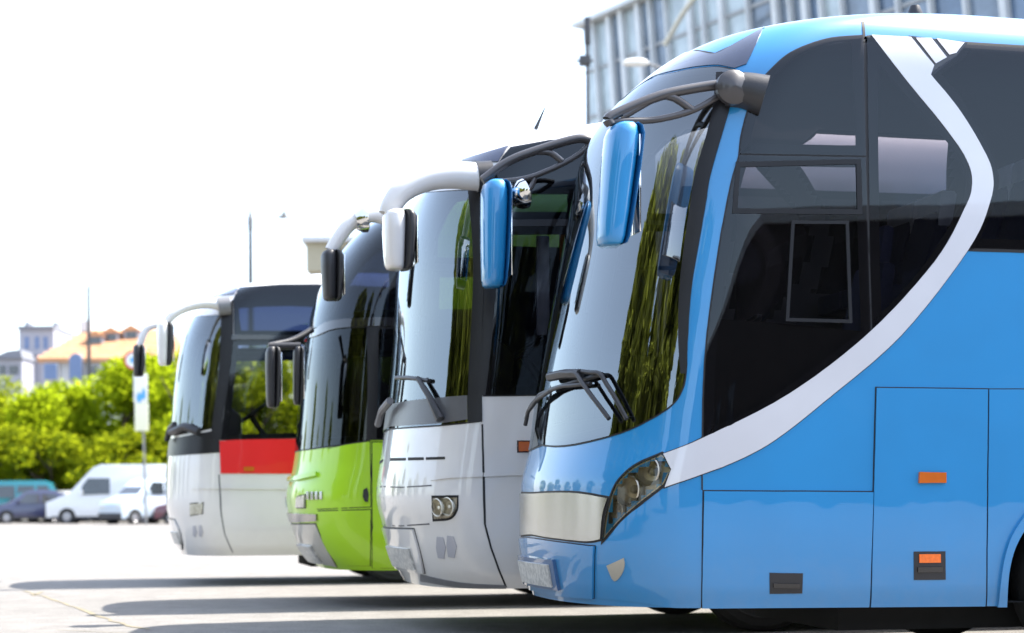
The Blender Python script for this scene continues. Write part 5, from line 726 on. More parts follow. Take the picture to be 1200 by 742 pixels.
    MB().box((.55, -1.1, .75), (1.86, 1.1, .82)).build('cab_floor', 'floor_dark', root)
    return B
def wheel_set(root, B, wheels, r=.50):
    src = None
    for xw in wheels:
        for sg in (-1, 1):
            if src is None:
                t = MB().lathe([(.30, -.13), (r-.05, -.14), (r-.01, -.11), (r, -.06), (r, .06), (r-.01, .11), (r-.05, .14), (.30, .13), (.30, -.13)], 48)
                t.lathe([(r-.10, .1415), (r-.11, .146), (r-.12, .1415)], 48)
                tyre = t.build('tyre', 'tyre', None, True)
                m = MB().lathe([(.30, .12), (.29, .13), (.27, .10), (.24, .04), (.15, .03), (.14, .10), (.10, .12), (0, .125)], 32)
                for k in range(10):
                    a = 2*math.pi*k/10; m.lathe([(.016, .03), (.016, .055), (0, .058)], 8, Matrix.Translation((.195*math.cos(a), .195*math.sin(a), .0)))
                rim = m.build('rim', 'rim_grey', None, True); src = (tyre, rim)
                ch = (tyre, rim)
            else:
                ch = tuple(o.copy() for o in src)
                for o in ch: COL.objects.link(o)
            hub = MB().lathe([(.30, -.12), (.30, .0), (0, .0)], 24).build('wheel', 'under_dark', root)
            hub.location = (xw, sg*1.08, r); hub.rotation_euler = (math.pi/2*(1 if sg < 0 else -1), 0, 0)
            for o in ch: o.parent = hub
        # wheel housing
        a = [(xw+.70*math.cos(k*math.pi/16), .40+.70*math.sin(k*math.pi/16)) for k in range(17)]
        for sg in (-1, 1):
            V = [(x, sg*1.22, z) for x, z in a]+[(x, sg*.75, z) for x, z in a]
            F = [(i, i+1, 18+i, 17+i) for i in range(16)]+[tuple(range(17, 34))]
            MB().add(V, F).build('wheel_housing', 'under_dark', root)
SEAT = {}
def seats(root, rows, floor, cover):
    if not SEAT:
        m = MB(); m.box((-.22, -.21, .38), (.24, .21, .52)); m.prism([(.16, .48), (.30, .48), (.44, 1.12), (.36, 1.14)], 'y', -.21, .21)
        m.box((-.05, -.18, 0), (.2, .18, .38)); a = m.build('seat', 'seat_fabric', None, bevel=.03)
        c = MB().prism([(.315, .92), (.42, .92), (.462, 1.145), (.44, 1.165), (.35, 1.165), (.335, 1.14)], 'y', -.215, .215).build('headrest_cover', 'headrest_cloth', None, bevel=.015)
        c.parent = a; SEAT['a'], SEAT['c'], SEAT['n'] = a, c, 0
    for x in rows:
        for y in (-.95, -.5, .5, .95):
            if SEAT['n'] == 0: a, c = SEAT['a'], SEAT['c']
            else:
                a = SEAT['a'].copy(); COL.objects.link(a); c = None
                if cover: c = SEAT['c'].copy(); COL.objects.link(c); c.parent = a
            SEAT['n'] += 1; a.parent = root; a.location = (x, y, floor)
def cab(root, B, zd, zs, xs=.95):
    """dashboard along the windscreen, steering wheel and driver seat"""
    t = B.t_at_z(zd); s = np.linspace(-.93, .93, 40)
    P = B.local(s, np.full_like(s, t))+B.normal(s, np.full_like(s, t))*-.09; P[:, 2] = zd
    P = raked(B, P); pts = [(p[0], p[1]) for p in P]+[(1.05, .95), (1.05, .2), (.85, .1), (.85, -1.05)]
    MB().prism(pts, 'z', zd-.40, zd).build('dashboard', 'dark_grey', root, bevel=.02)
    MB().prism([(xs-.18, zs-.45), (xs+.05, zs-.45), (xs+.02, zs-.02), (xs-.14, zs+.10)], 'y', -.95, -.2).build('instrument_hood', 'black_plastic', root, bevel=.03)
    M = Matrix.Translation((xs+.16, -.58, zs)) @ Matrix.Rotation(math.radians(-35), 4, 'Y')
    m = MB(); ring = [M @ Vector((.23*math.cos(a), .23*math.sin(a), 0)) for a in np.linspace(0, 2*math.pi, 33)]
    m.tube(ring, .017, 8)
    for a in (.5, 2.6, 4.7): m.tube([M @ Vector((0, 0, -.03)), M @ Vector((.22*math.cos(a), .22*math.sin(a), 0))], .014, 6)
    m.tube([M @ Vector((0, 0, -.4)), M @ Vector((0, 0, .0))], .035, 10)
    m.build('steering_wheel', 'black_plastic', root, True)
    x = xs+.75
    m = MB(); m.box((x-.25, -.84, zs-.40), (x+.22, -.34, zs-.26)); m.prism([(x+.16, zs-.3), (x+.29, zs-.3), (x+.42, zs+.45), (x+.33, zs+.47)], 'y', -.83, -.35)
    m.prism([(x+.34, zs+.46), (x+.43, zs+.46), (x+.46, zs+.70), (x+.38, zs+.71)], 'y', -.72, -.46); m.box((x-.1, -.7, .9), (x+.12, -.48, zs-.4))
    m.build('driver_seat', 'seat_fabric', root, bevel=.04)
def housing(name, top, bottom, wx, wy, mat, parent, back='black_plastic', split=.35):
    """hanging coach mirror: painted shell in front, dark back with the glass let in"""
    T, Bt = Vector(top), Vector(bottom); n = 20
    def ring(c, a, b, x0=-1., x1=1., power=3.2):
        out = []
        for k in range(n):
            q = 2*math.pi*k/n; cx = abs(math.cos(q))**(2/power)*math.copysign(1, math.cos(q)); cy = abs(math.sin(q))**(2/power)*math.copysign(1, math.sin(q))
            out.append((c[0]+a*(x0+(x1-x0)*(cx+1)/2), c[1]+b*cy, c[2]))
        return out
    def loft(x0, x1, f):
        V = []; F = []; L = [(0, .55), (.03, .80), (.10, .95), (.35, 1.0), (.75, 1.0), (.93, .96), (.985, .85), (1, .6)]
        for u, k in L:
            c = T.lerp(Bt, u); g = 1.06-.22*u; V += ring(c, wx/2*k*g, wy/2*(k**.5)*f*g, x0, x1, 2.7)
        for i in range(len(L)-1):
            for k in range(n): F.append((i*n+k, i*n+(k+1) % n, (i+1)*n+(k+1) % n, (i+1)*n+k))
        F += [tuple(range(n)), tuple((len(L)-1)*n+k for k in range(n))]
        return MB().add(V, F)
    o = loft(-1, split, 1).build(name, mat, parent, True, sharp=60)
    loft(split-.05, 1., .97).build('mirror_back', back, o, True, sharp=60)
    h = (Bt-T).length; mid = T.lerp(Bt, .5); g = MB()
    x = wx/2*1.0+.004
    g.box((T.x*.5+Bt.x*.5+x-.01, mid.y-wy*.40, Bt.z+h*.10), (T.x*.5+Bt.x*.5+x, mid.y+wy*.40, T.z-h*.10)); g.build('mirror_glass', 'mirror_glass', o, bevel=.004)
    return o
def tube_part(name, P, r, mat, parent, smooth=6, flat=1., n=10):
    Q = curve_pts(P, smooth)
    rr = r
    if isinstance(r, tuple):
        rr = [r[0]+(r[1]-r[0])*i/(len(Q)-1) for i in range(len(Q))]
    return MB().tube(Q, rr, n, flat).build(name, mat, parent, True)
def flip(P): return [(x, -y, z) for x, y, z in P]
def R_(key, k): return PATHS[key][k]
# ------------------------------------------------------------------ ground
def ground():
    m, N, L, b = new_mat('pale_asphalt')
    n1 = noise(N, L, .25, 5); n2 = noise(N, L, 60, 6, .75); n3 = noise(N, L, 3.4, 9, .72)
    r1 = ramp(N, L, n1.outputs['Fac'], [(.3, (.215, .205, .19)), (.7, (.265, .255, .24))])
    r2 = ramp(N, L, n2.outputs['Fac'], [(.35, (.45, .45, .46)), (.62, (1.18, 1.16, 1.14))])
    r3 = ramp(N, L, n3.outputs['Fac'], [(.3, (.70, .69, .68)), (.7, (1.06, 1.06, 1.06))])
    a = N.new('ShaderNodeMix'); a.data_type = 'RGBA'; a.blend_type = 'MULTIPLY'; a.inputs[0].default_value = 1
    c = N.new('ShaderNodeMix'); c.data_type = 'RGBA'; c.blend_type = 'MULTIPLY'; c.inputs[0].default_value = 1
    L.new(r1.outputs[0], a.inputs[6]); L.new(r2.outputs[0], a.inputs[7]); L.new(a.outputs[2], c.inputs[6]); L.new(r3.outputs[0], c.inputs[7])
    L.new(c.outputs[2], b.inputs['Base Color']); b.inputs['Roughness'].default_value = .9
    bp = N.new('ShaderNodeBump'); bp.inputs['Strength'].default_value = .5; bp.inputs['Distance'].default_value = .01
    L.new(n2.outputs['Fac'], bp.inputs['Height']); L.new(bp.outputs[0], b.inputs['Normal'])
    me = mesh('ground', [(-1500, -400, 0), (1500, -400, 0), (1500, 2500, 0), (-1500, 2500, 0)], [(0, 1, 2, 3)])
    structure(link('ground', me, None, 'pale_asphalt'))
    plain('tar', (.20, .17, .11), .9)
    for P, wd in (([(-5.6, 20.6), (-4.6, 18.2), (-3.3, 15.0), (-2.9, 14.2)], .05), ([(-5.2, 19.5), (-5.35, 20.4)], .05), ([(-3.6, 14.2), (-2.6, 13.6)], .035)):
        V = []; F = []; random.seed(3)
        pts = curve_pts([(x, y, .004) for x, y in P], 10)
        for i, p in enumerate(pts):
            j = random.uniform(-.03, .03); k = wd*random.uniform(.5, 1.3)/2
            V += [(p.x-k+j, p.y, .004), (p.x+k+j, p.y, .004)]
            if i: F.append((2*i-2, 2*i-1, 2*i+1, 2*i))
        structure(link('tar_seam', mesh('tar_seam', V, F), None, 'tar'))
ground()
# ------------------------------------------------------------------ the four coaches
def coach(key, label, body_mat, wheels, floor, arch=.68):
    B = SHELL[key]
    root = thing('coach', label, 'coach', (B.pos[0], B.pos[1], 0), B.yaw, 'coaches parked side by side')
    build_shell(key, root, body_mat, wheels, floor, arch); wheel_set(root, B, wheels)
    return root, B
def slab_windows(key, root, B, s_list, z0, z1, mat):
    """the rest of the side glazing, beyond the frame"""
    t0, t1 = B.t_at_z(z0), B.t_at_z(z1)
    for a, b in s_list:
        for sg in (-1, 1):
            P = clockwise(densify([(sg*(NOSE_ARC+a-1), t0), (sg*(NOSE_ARC+b-1), t0), (sg*(NOSE_ARC+b-1), t1), (sg*(NOSE_ARC+a-1), t1)], .2))
            bm = patch_bm(P); o = on_shell(B, 'side_window', bm, .007, mat, root, .007); bm.free()
            bm = strip_bm(P, .01, .06); on_shell(B, 'seal', bm, .003, 'rubber', o); bm.free()
# --- blue
root, B = coach('blue', 'big sky blue coach with a silver swoosh along its side, nearest the camera', 'blue_paint', [3.27, 9.2], 1.95)
slab_windows('blue', root, B, [(4.75, 6.2), (6.25, 7.7), (7.75, 9.2), (9.25, 10.9)], 2.46, 3.6, 'tinted_glass')
cab(root, B, 1.50, 2.0); seats(root, [2.6, 3.45, 4.3, 5.15, 6.0, 6.85, 7.7], 1.95, True)
p = lambda k: PATHS['blue'][k]
for fl in (0,):
    a = tube_part('mirror_arm', p('arm_upper'), .030, 'arm_grey', root)
    tube_part('arm_strut', p('arm_lower'), .020, 'arm_grey', a); tube_part('arm_strut', p('arm_inner'), .022, 'arm_grey', a)
    m = tube_part('mirror_mount', p('mount'), (.095, .12), 'black_plastic', root, n=18)
    mb = MB(); q = Vector(p('mount')[0]); mb.lathe([(0, -.06), (.07, -.055), (.10, -.02), (.10, .02), (.07, .05), (0, .06)], 20, Matrix.Translation(q+Vector((.02, -.06, 0))) @ Matrix.Rotation(math.pi/2, 4, 'X'))
    mb.build('mount_cap', 'arm_grey', m, True)
    housing('side_mirror', *p('mirror'), .20, .30, 'blue_paint', root, 'blue_dark', split=.80)
    a = tube_part('mirror_arm', p('far_upper'), .032, 'arm_grey', root)
    tube_part('arm_strut', p('far_lower'), .020, 'arm_grey', a); tube_part('arm_strut', p('far_inner'), .022, 'arm_grey', a)
    housing('side_mirror', *p('far_mirror'), .20, .30, 'blue_paint', root, 'blue_dark', split=.80)
M = Matrix.Translation(Vector(p('far_wide')[0])) @ Matrix.Rotation(math.radians(72), 4, 'Y') @ Matrix.Diagonal((.8, 1.3, 1, 1))
MB().lathe([(.0, -.10), (.08, -.085), (.125, -.03), (.13, .01), (.11, .02), (0, .045)], 22, M).build('convex_mirror', 'chrome', root, True)
tube_part('mirror_hanger', p('far_hang'), .018, 'arm_grey', root, n=8)
MB().lathe([(.05, -.08), (.05, 0), (.03, .05), (0, .055)], 14, Matrix.Translation((2.3, -.7, 4.02))).build('roof_marker', 'black_plastic', root, True)
# --- white
root, B = coach('white', 'white coach with a thick white mirror arm, second from the right', 'white_paint', [2.75, 9.0], 1.5)
slab_windows('white', root, B, [(2.2, 3.7), (3.75, 5.2), (5.25, 6.7), (6.75, 8.2), (8.25, 9.7)], 1.9, 3.35, 'tinted_glass')
cab(root, B, 1.62, 2.15, .85); seats(root, [2.5, 3.3, 4.1, 4.9], 1.5, True)
p = lambda k: PATHS['white'][k]
tube_part('mirror_arm', p('arm'), (.105, .07), 'white_paint', root, n=20)
tube_part('mirror_mount', p('mount'), .112, 'black_plastic', root, n=20)
housing('side_mirror', *p('mirror'), .24, .30, 'white_paint', root)
tube_part('mirror_arm', p('far_arm'), (.075, .055), 'white_paint', root, n=20)
housing('side_mirror', *p('far_mirror'), .19, .28, 'black_plastic', root)
M = Matrix.Translation(Vector(p('far_wide')[0])) @ Matrix.Rotation(math.radians(80), 4, 'Y') @ Matrix.Diagonal((.8, 1.2, 1, 1))
MB().lathe([(.0, -.10), (.09, -.085), (.13, -.03), (.135, .01), (.11, .02), (0, .04)], 22, M).build('convex_mirror', 'chrome', root, True)
tube_part('antenna', p('antenna'), (.016, .004), 'black_plastic', root)
MB().box((1.22, -.98, 2.15), (1.50, -.95, 3.05)).build('curtain', 'curtain_cloth', root, bevel=.012); MB().box((1.04, -.98, 2.25), (1.14, -.95, 3.0)).build('curtain', 'headrest_cloth', root, bevel=.012)
MB().box((.95, .30, .82), (1.86, .34, 3.1)).build('cab_view_blocker', 'floor_dark', root)  # dark panel added so the far windows do not show through the cab
# --- green
root, B = coach('green', 'lime green coach with dark wraparound upper glass, between two white coaches', 'green_paint', [2.75, 8.6], 1.5)
slab_windows('green', root, B, [(2.5, 4.0), (4.05, 5.5), (5.55, 7.0), (7.05, 8.5)], 1.9, 3.5, 'tinted_glass')
cab(root, B, 1.62, 2.1, .9); seats(root, [2.5, 3.3, 4.1], 1.5, True)
p = lambda k: PATHS['green'][k]
tube_part('mirror_arm', p('arm'), .03, 'black_plastic', root); tube_part('arm_strut', p('arm_two'), .035, 'black_plastic', root)
housing('side_mirror', *p('mirror'), .145, .24, 'black_plastic', root); housing('side_mirror', *p('mirror_two'), .10, .18, 'black_plastic', root)
# --- red and white
root, B = coach('red', 'white coach with a red panel under the driver window, farthest of the row', 'white_paint', [2.75, 9.0], 1.5)
slab_windows('red', root, B, [(2.4, 3.7), (3.75, 5.2), (5.25, 6.7), (6.75, 8.2)], 1.9, 3.35, 'tinted_glass')
cab(root, B, 1.62, 2.1, .85); seats(root, [2.5, 3.3, 4.1], 1.5, False)
p = lambda k: PATHS['red'][k]
tube_part('mirror_arm', p('arm'), (.068, .05), 'white_paint', root, n=18); tube_part('mirror_mount', p('mount'), .11, 'grey_plastic', root, n=18)
housing('side_mirror', *p('mirror'), .20, .28, 'white_paint', root)
tube_part('mirror_arm', p('far_arm'), (.05, .045), 'white_paint', root, n=18); housing('side_mirror', *p('far_mirror'), .16, .26, 'black_plastic', root)
# ------------------------------------------------------------------ background materials
plain('facade_fin', (.55, .57, .58), .4, var=.10, scale=.5); plain('facade_frame', (.30, .31, .32), .5); plain('facade_core', (.28, .29, .31), .8)
plain('facade_glass', (.13, .17, .22), .12, coat=.5, var=.5, scale=.35); plain('facade_dark', (.07, .11, .17), .08, coat=.6, var=.5, scale=.3); plain('facade_pale', (.34, .40, .42), .15, coat=.5, var=.4, scale=.3); plain('canopy_white', (.62, .60, .52), .5)
plain('roof_tile', (.50, .27, .14), .85, var=.22, scale=3); plain('roof_sunlit', (.58, .38, .27), .85, var=.15, scale=3); plain('render_white', (.62, .62, .62), .9, var=.06)
plain('render_grey', (.36, .36, .40), .9); plain('slate', (.20, .21, .24), .8); plain('shade_blue', (.14, .20, .34), .6); plain('house_glass', (.05, .06, .08), .1, coat=.5)
plain('beige_render', (.45, .40, .29), .9); plain('beige_dark', (.20, .17, .12), .9); plain('brown_render', (.05, .043, .038), .8, var=.2, scale=2)
plain('pole_grey', (.22, .22, .22), .5, .4); plain('pole_dark', (.05, .05, .055), .5); plain('sign_white', (.75, .75, .72), .4, var=.02); plain('sign_blue', (.08, .34, .70), .4, var=.02)
plain('sign_red', (.50, .03, .02), .4, var=.02); plain('sign_cream', (.74, .74, .55), .4, var=.02); plain('bark', (.09, .065, .045), .95, bump=.4)
for k_, c_ in (('teal_car', (.01, .22, .26)), ('white_car', (.68, .69, .70)), ('navy_car', (.03, .035, .09)), ('silver_car', (.40, .41, .43)), ('maroon_car', (.10, .012, .03)), ('pale_blue_car', (.50, .58, .66)), ('black_car', (.012, .012, .015))):
    plain(k_, c_, .35, coat=1, var=.04)
plain('car_glass', (.03, .035, .04), .05, coat=1, var=.3, scale=1); plain('car_trim', (.03, .03, .035), .6); plain('lamp_red', (.45, .01, .01), .2, coat=.5); plain('car_lens', (.65, .66, .66), .15, coat=1)
def leaf_mat(name, c, t):
    m, N, L, b = new_mat(name); out = N['Material Output']
    n = noise(N, L, .9, 3); r = ramp(N, L, n.outputs['Fac'], [(.32, scaled(c, .65)), (.68, scaled(c, 1.35))])
    df = N.new('ShaderNodeBsdfDiffuse'); tr = N.new('ShaderNodeBsdfTranslucent'); mx = N.new('ShaderNodeMixShader'); mx.inputs[0].default_value = .58
    tr.inputs[0].default_value = (*t, 1); L.new(r.outputs[0], df.inputs[0]); L.new(df.outputs[0], mx.inputs[1]); L.new(tr.outputs[0], mx.inputs[2]); L.new(mx.outputs[0], out.inputs[0])
leaf_mat('leaf_yellow', (.105, .13, .008), (.52, .64, .02)); leaf_mat('leaf_green', (.08, .11, .010), (.42, .48, .016))
leaf_mat('leaf_dark', (.12, .13, .035), (.42, .45, .07))
def crown_mesh(seed, h, r, n, leaf=.17):
    rnd = np.random.default_rng(seed); V = []; F = []
    lumps = []
    for k in range(26):
        a = rnd.uniform(0, 2*math.pi); u = rnd.uniform(.08, 1.0); rr = r*(math.sin(min(u, .999)*math.pi)**.5)*rnd.uniform(.35, .80)
        lumps.append((rr*math.cos(a), rr*math.sin(a), h*(.10+.80*u), rnd.uniform(.16, .34)*r*1.25))
    for k in range(n):
        x, y, z, q = lumps[rnd.integers(0, len(lumps))]
        d = rnd.normal(size=3); d /= np.linalg.norm(d); p = np.array([x, y, z])+d*q*rnd.uniform(.55, 1.05)
        if p[2] < .25: p[2] = .25+rnd.uniform(0, .3)
        a = rnd.normal(size=3); a /= np.linalg.norm(a); b = np.cross(a, d+rnd.normal(size=3)*.6); b /= max(np.linalg.norm(b), 1e-6)
        s = leaf*rnd.uniform(.6, 1.4); i = len(V)
        V += [p-a*s, p+b*s*.45, p+a*s, p-b*s*.45]; F.append((i, i+1, i+2, i+3))
    return mesh('crown', V, F)
TREES = {}
def tree(name, label, x, y, h, r, kind, group, seed, n=8000, mat='leaf_yellow'):
    root = thing(name, label, 'tree', (x, y, 0), seed*1.7, group)
    key = (kind, mat)
    if key not in TREES:
        me = crown_mesh(kind*7+1, 1*8.0, 3.2, n, .40 if mat == 'leaf_dark' else .17); me.materials.append(MATS[mat]); 
        m = MB(); rnd = random.Random(kind)
        m.tube(curve_pts([(0, 0, 0), (.05, .02, 1.5), (-.06, .05, 3.4), (.05, 0, 6.2)], 4), [.26-.2*i/12 for i in range(13)], 9)
        for k in range(7):
            a = rnd.uniform(0, 6.28); z = 1.4+k*.6; l = 2.2-.18*k
            m.tube(curve_pts([(0, 0, z), (l*.5*math.cos(a), l*.5*math.sin(a), z+.7), (l*math.cos(a), l*math.sin(a), z+1.7)], 3), [.10-.012*i for i in range(7)], 6)
        tm = m.build('trunk', 'bark', root, True); TREES[key] = (me, tm.data); tm.name = 'trunk'
    else:
        tm = link('trunk', TREES[key][1], root)
    cr = link('crown', TREES[key][0], root); k = (r/3.2, r/3.2, h/8.0)
    cr.scale = k; tm.scale = k
    return root
def at(px, py, Z): return ((px-600)/2100*Z, Z, 1+(588-py)/2100*Z)
rt = [(-28, 447, 108, 4.2, 0, 'leaf_green'), (12, 444, 116, 3.6, 1, 'leaf_green'), (40, 462, 104, 3.4, 2, 'leaf_yellow'), (78, 448, 108, 3.7, 0, 'leaf_yellow'), (112, 444, 112, 3.8, 1, 'leaf_yellow'),
      (146, 427, 108, 3.9, 2, 'leaf_yellow'), (182, 414, 112, 3.8, 0, 'leaf_yellow'), (216, 412, 106, 3.8, 1, 'leaf_yellow'), (255, 418, 110, 3.9, 2, 'leaf_yellow'), (296, 408, 108, 3.9, 0, 'leaf_yellow'),
      (338, 418, 112, 3.9, 1, 'leaf_yellow'), (20, 500, 101, 3.0, 2, 'leaf_green'), (62, 505, 101, 3.0, 0, 'leaf_green'), (125, 508, 101, 3.2, 1, 'leaf_green'), (160, 500, 102, 3.0, 2, 'leaf_green')]
lab = ['olive green tree cut by the left edge of the photo', 'dull green tree in front of the grey tower at far left', 'low yellow green tree above the teal van', 'bright yellow green tree below the arched window of the orange roofed house',
       'yellow green tree rising over the roof of the white van', 'bright tree under the round red ringed sign', 'tall yellow green tree just right of the banner sign', 'yellow green tree behind the windscreen of the red panelled coach',
       'yellow green tree seen through the cab of the red panelled coach', 'yellow green tree seen through the side windows of the red panelled coach', 'yellow green tree hidden mostly behind the lime green coach',
       'low dark green bush behind the teal van', 'low dark green bush between the teal van and the white van', 'dark green bush over the bonnet of the white van', 'dark green bush behind the pole of the banner sign']
for i, (px, py, Z, r, k, mt) in enumerate(rt):
    x, y, z = at(px, py, Z); tree('bush' if i > 10 else 'leafy_tree', lab[i], x, y, z*1.02, r, k, 'trees behind the parked cars', i, mat=mt)
# trees and building the coaches face and mirror (beside and behind the photographer)
for i, (x, y, h, r, l) in enumerate([(-13, 8, 10.5, 3.9, 'tall green tree left of the yard, mirrored beside the pillar of the blue coach windscreen'), (-15, 1.5, 12, 4.4, 'broad green tree mirrored in the lower right of the windscreens'),
                                     (-11.5, -5, 12, 4.3, 'big green tree mirrored along the right edge of the windscreens'), (-5.5, -14, 11, 4.2, 'green tree standing behind the photographer'),
                                     (-19, -7, 10, 4.0, 'round green tree behind two others, mirrored low in the windscreens')]):
    tree('leafy_tree', l, x, y, h, r, i % 3, 'trees around the yard', 30+i, n=15000, mat='leaf_dark')
for i, (x, y, h, r, l) in enumerate([(-46, 88, 9, 4.6, 'tree farthest along the left side of the yard'), (-49, 74, 8, 4.8, 'tree at the left of the yard, next to the farthest one'), (-46, 60, 9.5, 4.8, 'taller tree in the middle of the left side of the yard'),
                                     (-48, 46, 8, 4.6, 'low round tree on the left side of the yard'), (-45, 33, 9, 4.8, 'wide tree on the left side of the yard, level with the farthest coach'), (-44, 20, 8, 4.4, 'tree on the left side of the yard, level with the blue coach')]):
    tree('leafy_tree', l, x, y, h, r, i % 3, 'trees around the yard', 50+i, mat='leaf_green')
t = thing('depot_building', 'long brown building with a pale cornice, mirrored in the side glass of the blue coach', 'building', (26, -20, 0), math.radians(38))
MB().box((-30, -6, 0), (30, 0, 9.2)).build('wall', 'brown_render', t)
MB().box((-30.3, -6.3, 9.2), (30.3, .3, 9.7)).build('cornice', 'render_white', t)
wm = None
for k in range(14):
    if wm is None: wm = MB().box((-.9, -.05, -.8), (.9, .05, .8)).build('window', 'house_glass', t, bevel=.02); o = wm
    else: o = wm.copy(); COL.objects.link(o)
    o.location = (-27+k*4.1, .03, 3.6)
# ------------------------------------------------------------------ house with the orange roof
def house():
    Z = 170; k = 2100/Z
    X = lambda px: (px-600)/k
    H = lambda py: 1+(588-py)/k
    t = thing('orange_roofed_house', 'large pale house with an orange tiled roof above the trees', 'house', (X(125), Z, 0))
    x0, x1 = X(44)-X(125), X(222)-X(125)
    MB().box((x0+.6, .6, 0), (x1-.6, 13.4, H(417))).build('wall', 'render_white', t)
    e, rz = H(418), H(376); rx = X(82)-X(125)
    V = [(x0, 0, e), (x1, 0, e), (x1, 14, e), (x0, 14, e), (rx, 7, rz), (x1-3, 7, rz)]
    MB().add(V, [(0, 1, 5, 4)]).add([(v[0], v[1], v[2]) for v in V], [(2, 3, 4, 5), (1, 2, 5)]).add([(a, b, c-.3) for a, b, c in V[:4]]+V[:4], [(0, 1, 2, 3), (0, 1, 5, 4), (1, 2, 6, 5), (2, 3, 7, 6), (3, 0, 4, 7)]).build('roof', 'roof_tile', t)
    MB().add([V[0], V[3], V[4]], [(0, 2, 1)]).build('hip_roof', 'roof_sunlit', t)  # sunlit paleness of this slope is put into its tile colour
    m = MB(); rnd = random.Random(5)
    # courses of tiles on the slope to the yard
    for j in range(9):
        u0 = j/9; u1 = (j+1.04)/9; p = lambda a, b: (a, 7*b-.03, e+(rz-e)*b+.07-.05*(b-u0)*9)
        xa0, xa1 = x0+(rx-x0)*u0, x1-3*u0
        n = 30
        for q in range(n):
            a, b = xa0+(xa1-xa0)*q/n, xa0+(xa1-xa0)*(q+.94)/n; h = rnd.uniform(0, .05)
            m.add([(a, 7*u0, e+(rz-e)*u0+.06+h), (b, 7*u0, e+(rz-e)*u0+.06+h), (b, 7*u1, e+(rz-e)*u1+.02), (a, 7*u1, e+(rz-e)*u1+.02)], [(0, 1, 2, 3)])
    o = m.build('roof_tiles', 'roof_tile', t); o['kind'] = 'stuff'
    for px, py in ((103, 394), (119, 389), (142, 386)):
        a = X(px)-X(125); z = H(py); y = 7*(z-e)/(rz-e)
        d = MB().box((a-.75, y-.5, z-.6), (a+.75, y+1.4, z+.55)).build('dormer', 'render_grey', t); MB().prism([(a-1, z+.5), (a+1, z+.5), (a, z+1.1)], 'y', y-.7, y+1.6).build('dormer_roof', 'roof_tile', d)
        MB().box((a-.5, y-.55, z-.4), (a+.5, y-.5, z+.4)).build('pane', 'house_glass', d)
    for (pa, pb, py0, py1, mt, arch) in ((53, 68, 424, 442, 'shade_blue', False), (83, 97, 413, 442, 'shade_blue', True), (107, 116, 426, 441, 'house_glass', False), (132, 140, 427, 441, 'house_glass', False)):
        a, b, z0, z1 = X(pa)-X(125), X(pb)-X(125), H(py1), H(py0); c, r = (a+b)/2, (b-a)/2
        pts = [(a, z0), (b, z0)]+([(c+r*math.cos(q), z1-r*1.1+r*1.1*math.sin(q)) for q in np.linspace(0, math.pi, 13)] if arch else [(b, z1), (a, z1)])
        w_ = MB().prism(pts, 'y', -.25, .58).build('window', mt, t)
        MB().prism([(c+(x-c)*1.16, z0+(z-z0)*1.08-.05) for x, z in pts], 'y', -.12, .57).build('window_frame', 'render_grey' if arch else 'render_white', w_)
    MB().box((rx-.5, 6.4, rz-1), (rx+.6, 7.6, rz+.9)).build('chimney', 'render_white', t)
    # grey tower block at the left
    t = thing('grey_house', 'grey flat topped house rising left of the orange roof', 'house', (X(40), Z+16, 0))
    k2 = 2100/(Z+16); X2 = lambda px: (px-600)/k2-X(40); H2 = lambda py: 1+(588-py)/k2
    MB().box((X2(23), 0, 0), (X2(64), 12, H2(383))).build('wall', 'render_grey', t)
    MB().box((X2(22), -.4, H2(383)), (X2(65), 12.4, H2(379.5))).build('cornice', 'slate', t)
    MB().box((X2(27), 1, H2(379.5)), (X2(31), 3, H2(373))).build('chimney', 'slate', t); MB().box((X2(60), 1, H2(379.5)), (X2(65), 3, H2(374))).build('chimney', 'slate', t)
    MB().box((X2(14), -5, 0), (X2(42), -.01, H2(422))).build('annex_wall', 'render_grey', t)
    MB().prism([(X2(9), H2(422)), (X2(44), H2(422)), (X2(42), H2(412)), (X2(26), H2(414))], 'y', -5.6, -.02).build('annex_roof', 'slate', t)
    for a, b in ((16, 24), (27, 38)): MB().box((X2(a), -5.06, H2(440)), (X2(b), -4.98, H2(430))).build('window', 'house_glass', t)
    for a in (30, 42, 52): MB().box((X2(a), -.06, H2(406)), (X2(a+5), .02, H2(392))).build('window', 'shade_blue', t)
house()
# beige block whose upper storey juts out above the red panelled coach
Z = 150; k = 14.0
t = thing('beige_building', 'small beige building corner with a jutting top storey over the red panelled coach', 'building', ((410-600)/k, Z, 0))
MB().box((-1.6, .6, 0), (7, 9, 20.4)).build('wall', 'beige_render', t); MB().box((-3.55, 0, 20.4), (7.4, 9.5, 22.8)).build('upper_storey', 'beige_render', t)
MB().box((-3.9, -.6, 22.8), (7.7, 10, 23.2)).build('roof', 'render_white', t); MB().box((-1.2, -.06, 20.9), (.8, .0, 22.3)).build('window', 'beige_dark', t)
